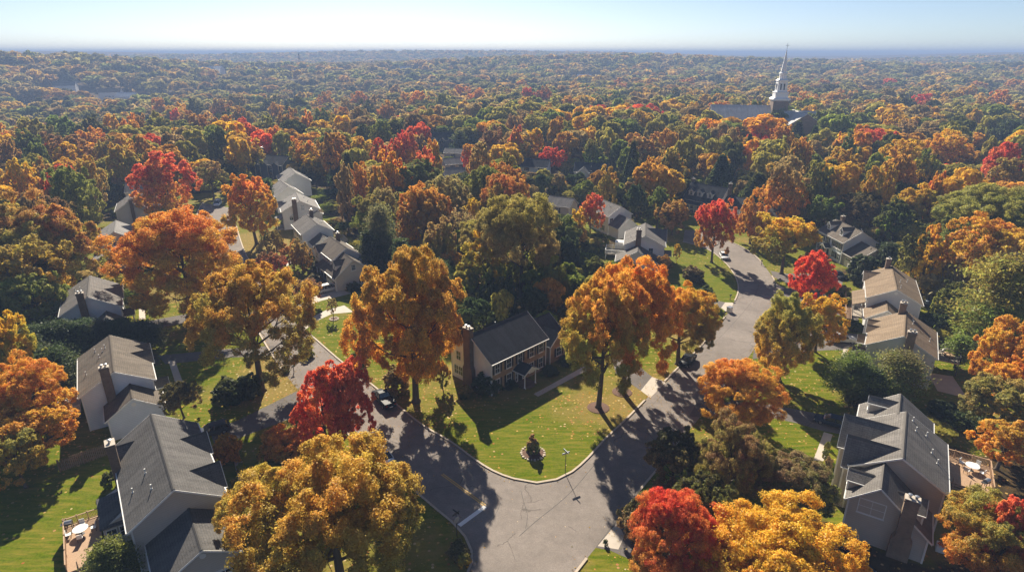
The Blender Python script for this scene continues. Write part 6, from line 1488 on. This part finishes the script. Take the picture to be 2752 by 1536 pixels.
def fallen_leaves():
    r = np.random.RandomState(23); P = []
    for line in (kc, ke, kw):
        L = np.array(line); L = L[L[:, 1] < 140]; i = r.randint(0, len(L), 5200)
        clump = np.sin(L[i, 0] * .5) * np.sin(L[i, 1] * .37 + 1); keep = r.rand(len(i)) < .35 + .5 * clump; q = L[i[keep]] + r.randn(keep.sum(), 2) * r.choice([.25, .7, 2.2], (keep.sum(), 1), p=[.55, .3, .15]); P.append(q)
    for x, y, rr in TREE_XY:
        if rr < 2.2 or math.hypot(x, y) > 125: continue
        n = int(rr * rr * 7); a = r.rand(n) * 6.28; d = rr * 1.5 * np.sqrt(r.rand(n)); P.append(np.stack([x + d * np.cos(a), y + d * np.sin(a)], -1))
    P = np.concatenate(P); ok = np.ones(len(P), bool)
    for hx, hy, hr in HXY: ok &= np.hypot(P[:, 0] - hx, P[:, 1] - hy) > hr + 2
    P = P[ok]; n = len(P); P3 = np.concatenate([P, .02 + .02 * r.rand(n, 1)], 1); Nn = unit(np.array([0, 0, 1.]) + r.randn(n, 3) * .22)
    base = np.array([PAL[c] for c in 'DTABLOYT']); C = base[r.randint(0, len(base), n)] * r.uniform(.5, 1.05, (n, 1))
    me = mesh_np('fallen_leaves', quads(P3, Nn, .075, r, .8), C, 'tint'); me.materials.append(M['woods']); o = link('fallen_leaves', me); tag(o, 'brown and golden fallen leaves drifted along kerbs and under trees', 'leaves', kind='stuff')
fallen_leaves()
# --- the mass of the far wood: one mesh of leaf clumps, each crown with its own tint
def far_mass():
    rs = np.random.RandomState(11); protos = {}
    def fp(n, size, con):
        r = rs
        if con: z = r.rand(n) ** 1.3; a = r.rand(n) * 6.28; R = .42 * (1 - z) + .04; P = np.stack([R * np.cos(a), R * np.sin(a), .1 + .9 * z], -1); Nn = unit(P - np.array([0, 0, .3]) + r.randn(n, 3) * .3)
        else:
            k_ = 13; L = unit(fib(k_, r) + r.randn(k_, 3) * .25); L = L[L[:, 2] > -.55]; C = L * np.array([.33, .33, .24]) + np.array([0, 0, .68]); i = r.randint(0, len(C), n)
            D = unit(r.randn(n, 3) + L[i] * .8 + np.array([0, 0, .4])); P = C[i] + D * np.array([.20, .20, .13]) * (.7 + .4 * r.rand(n))[:, None]; Nn = unit(D + r.randn(n, 3) * .4)
            m_ = r.rand(n) < .12; P[m_, 2] = r.uniform(.1, .5, m_.sum()); P[m_, :2] *= .55
        return quads(P, Nn, size, r, .8), np.clip(P[:, 2], 0, 1)
    lod = [(420, 1500, .055), (650, 650, .075), (1000, 300, .105), (1700, 130, .15), (9999, 60, .22)]
    for li, (dm, n, s) in enumerate(lod):
        for con in (0, 1):
            for v in range(5): protos[(li, con, v)] = fp(n, s, con)
    Qs, Cs = [], []
    for t in mass + under:
        li = next(i for i, l in enumerate(lod) if t['d'] < l[0]); con = int(t['kind'] in ('pine', 'spruce'))
        Q, hz = protos[(li, con, rs.randint(5))]
        a = rs.rand() * 6.28; ca, sa = math.cos(a), math.sin(a); w_ = t['w']; h_ = t['h'] * (1 if t['d'] < 900 else 1.1)
        X = (Q[..., 0] * ca - Q[..., 1] * sa) * w_ + t['x']; Y = (Q[..., 0] * sa + Q[..., 1] * ca) * w_ + t['y']; Z = Q[..., 2] * h_ + t['z']
        Qs.append(np.stack([X, Y, Z], -1))
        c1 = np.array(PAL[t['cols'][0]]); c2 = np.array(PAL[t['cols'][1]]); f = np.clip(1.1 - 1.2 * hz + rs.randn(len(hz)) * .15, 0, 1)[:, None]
        mu = .32 * min(1, max(0, (t['d'] - 350) / 500)); c1 = c1 * (1 - mu) + np.array([.26, .22, .13]) * mu; c2 = c2 * (1 - mu) + np.array([.16, .15, .09]) * mu   # distance haze put into the colour: crowns turn grey-brown further out
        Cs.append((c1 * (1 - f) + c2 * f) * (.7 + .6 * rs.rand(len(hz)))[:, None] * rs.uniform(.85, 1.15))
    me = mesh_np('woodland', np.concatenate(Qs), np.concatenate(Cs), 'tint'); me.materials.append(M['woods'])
    o = link('woodland', me); tag(o, 'mass of autumn woods running to the horizon behind the houses', 'woods', kind='stuff'); print('woodland trees', len(mass), 'faces', len(me.polygons))
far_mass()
print('own trees', ntree, len(lst), len(own), 'fill', len(fill))

# ------------------------------------------------------------------ air: pale even haze from below the ground to just above the hills
def haze():
    m, nt, out = nm('haze_air'); k = N(nt)
    v = k.n('ShaderNodeVolumePrincipled'); v.inputs['Color'].default_value = (.36, .50, .80, 1); v.inputs['Density'].default_value = HAZE; v.inputs['Anisotropy'].default_value = 0.0
    k.l(v.outputs[0], out.inputs['Volume'])
    mb = MB(); mb.box(-16000, 16000, -3200, 16500, -40, 72); o = mb.build('haze', m); tag(o, kind='stuff', label='pale blue autumn haze between the hills', cat='haze')
HAZE = 4.4e-4
haze()
print('objects', len(COL.objects))
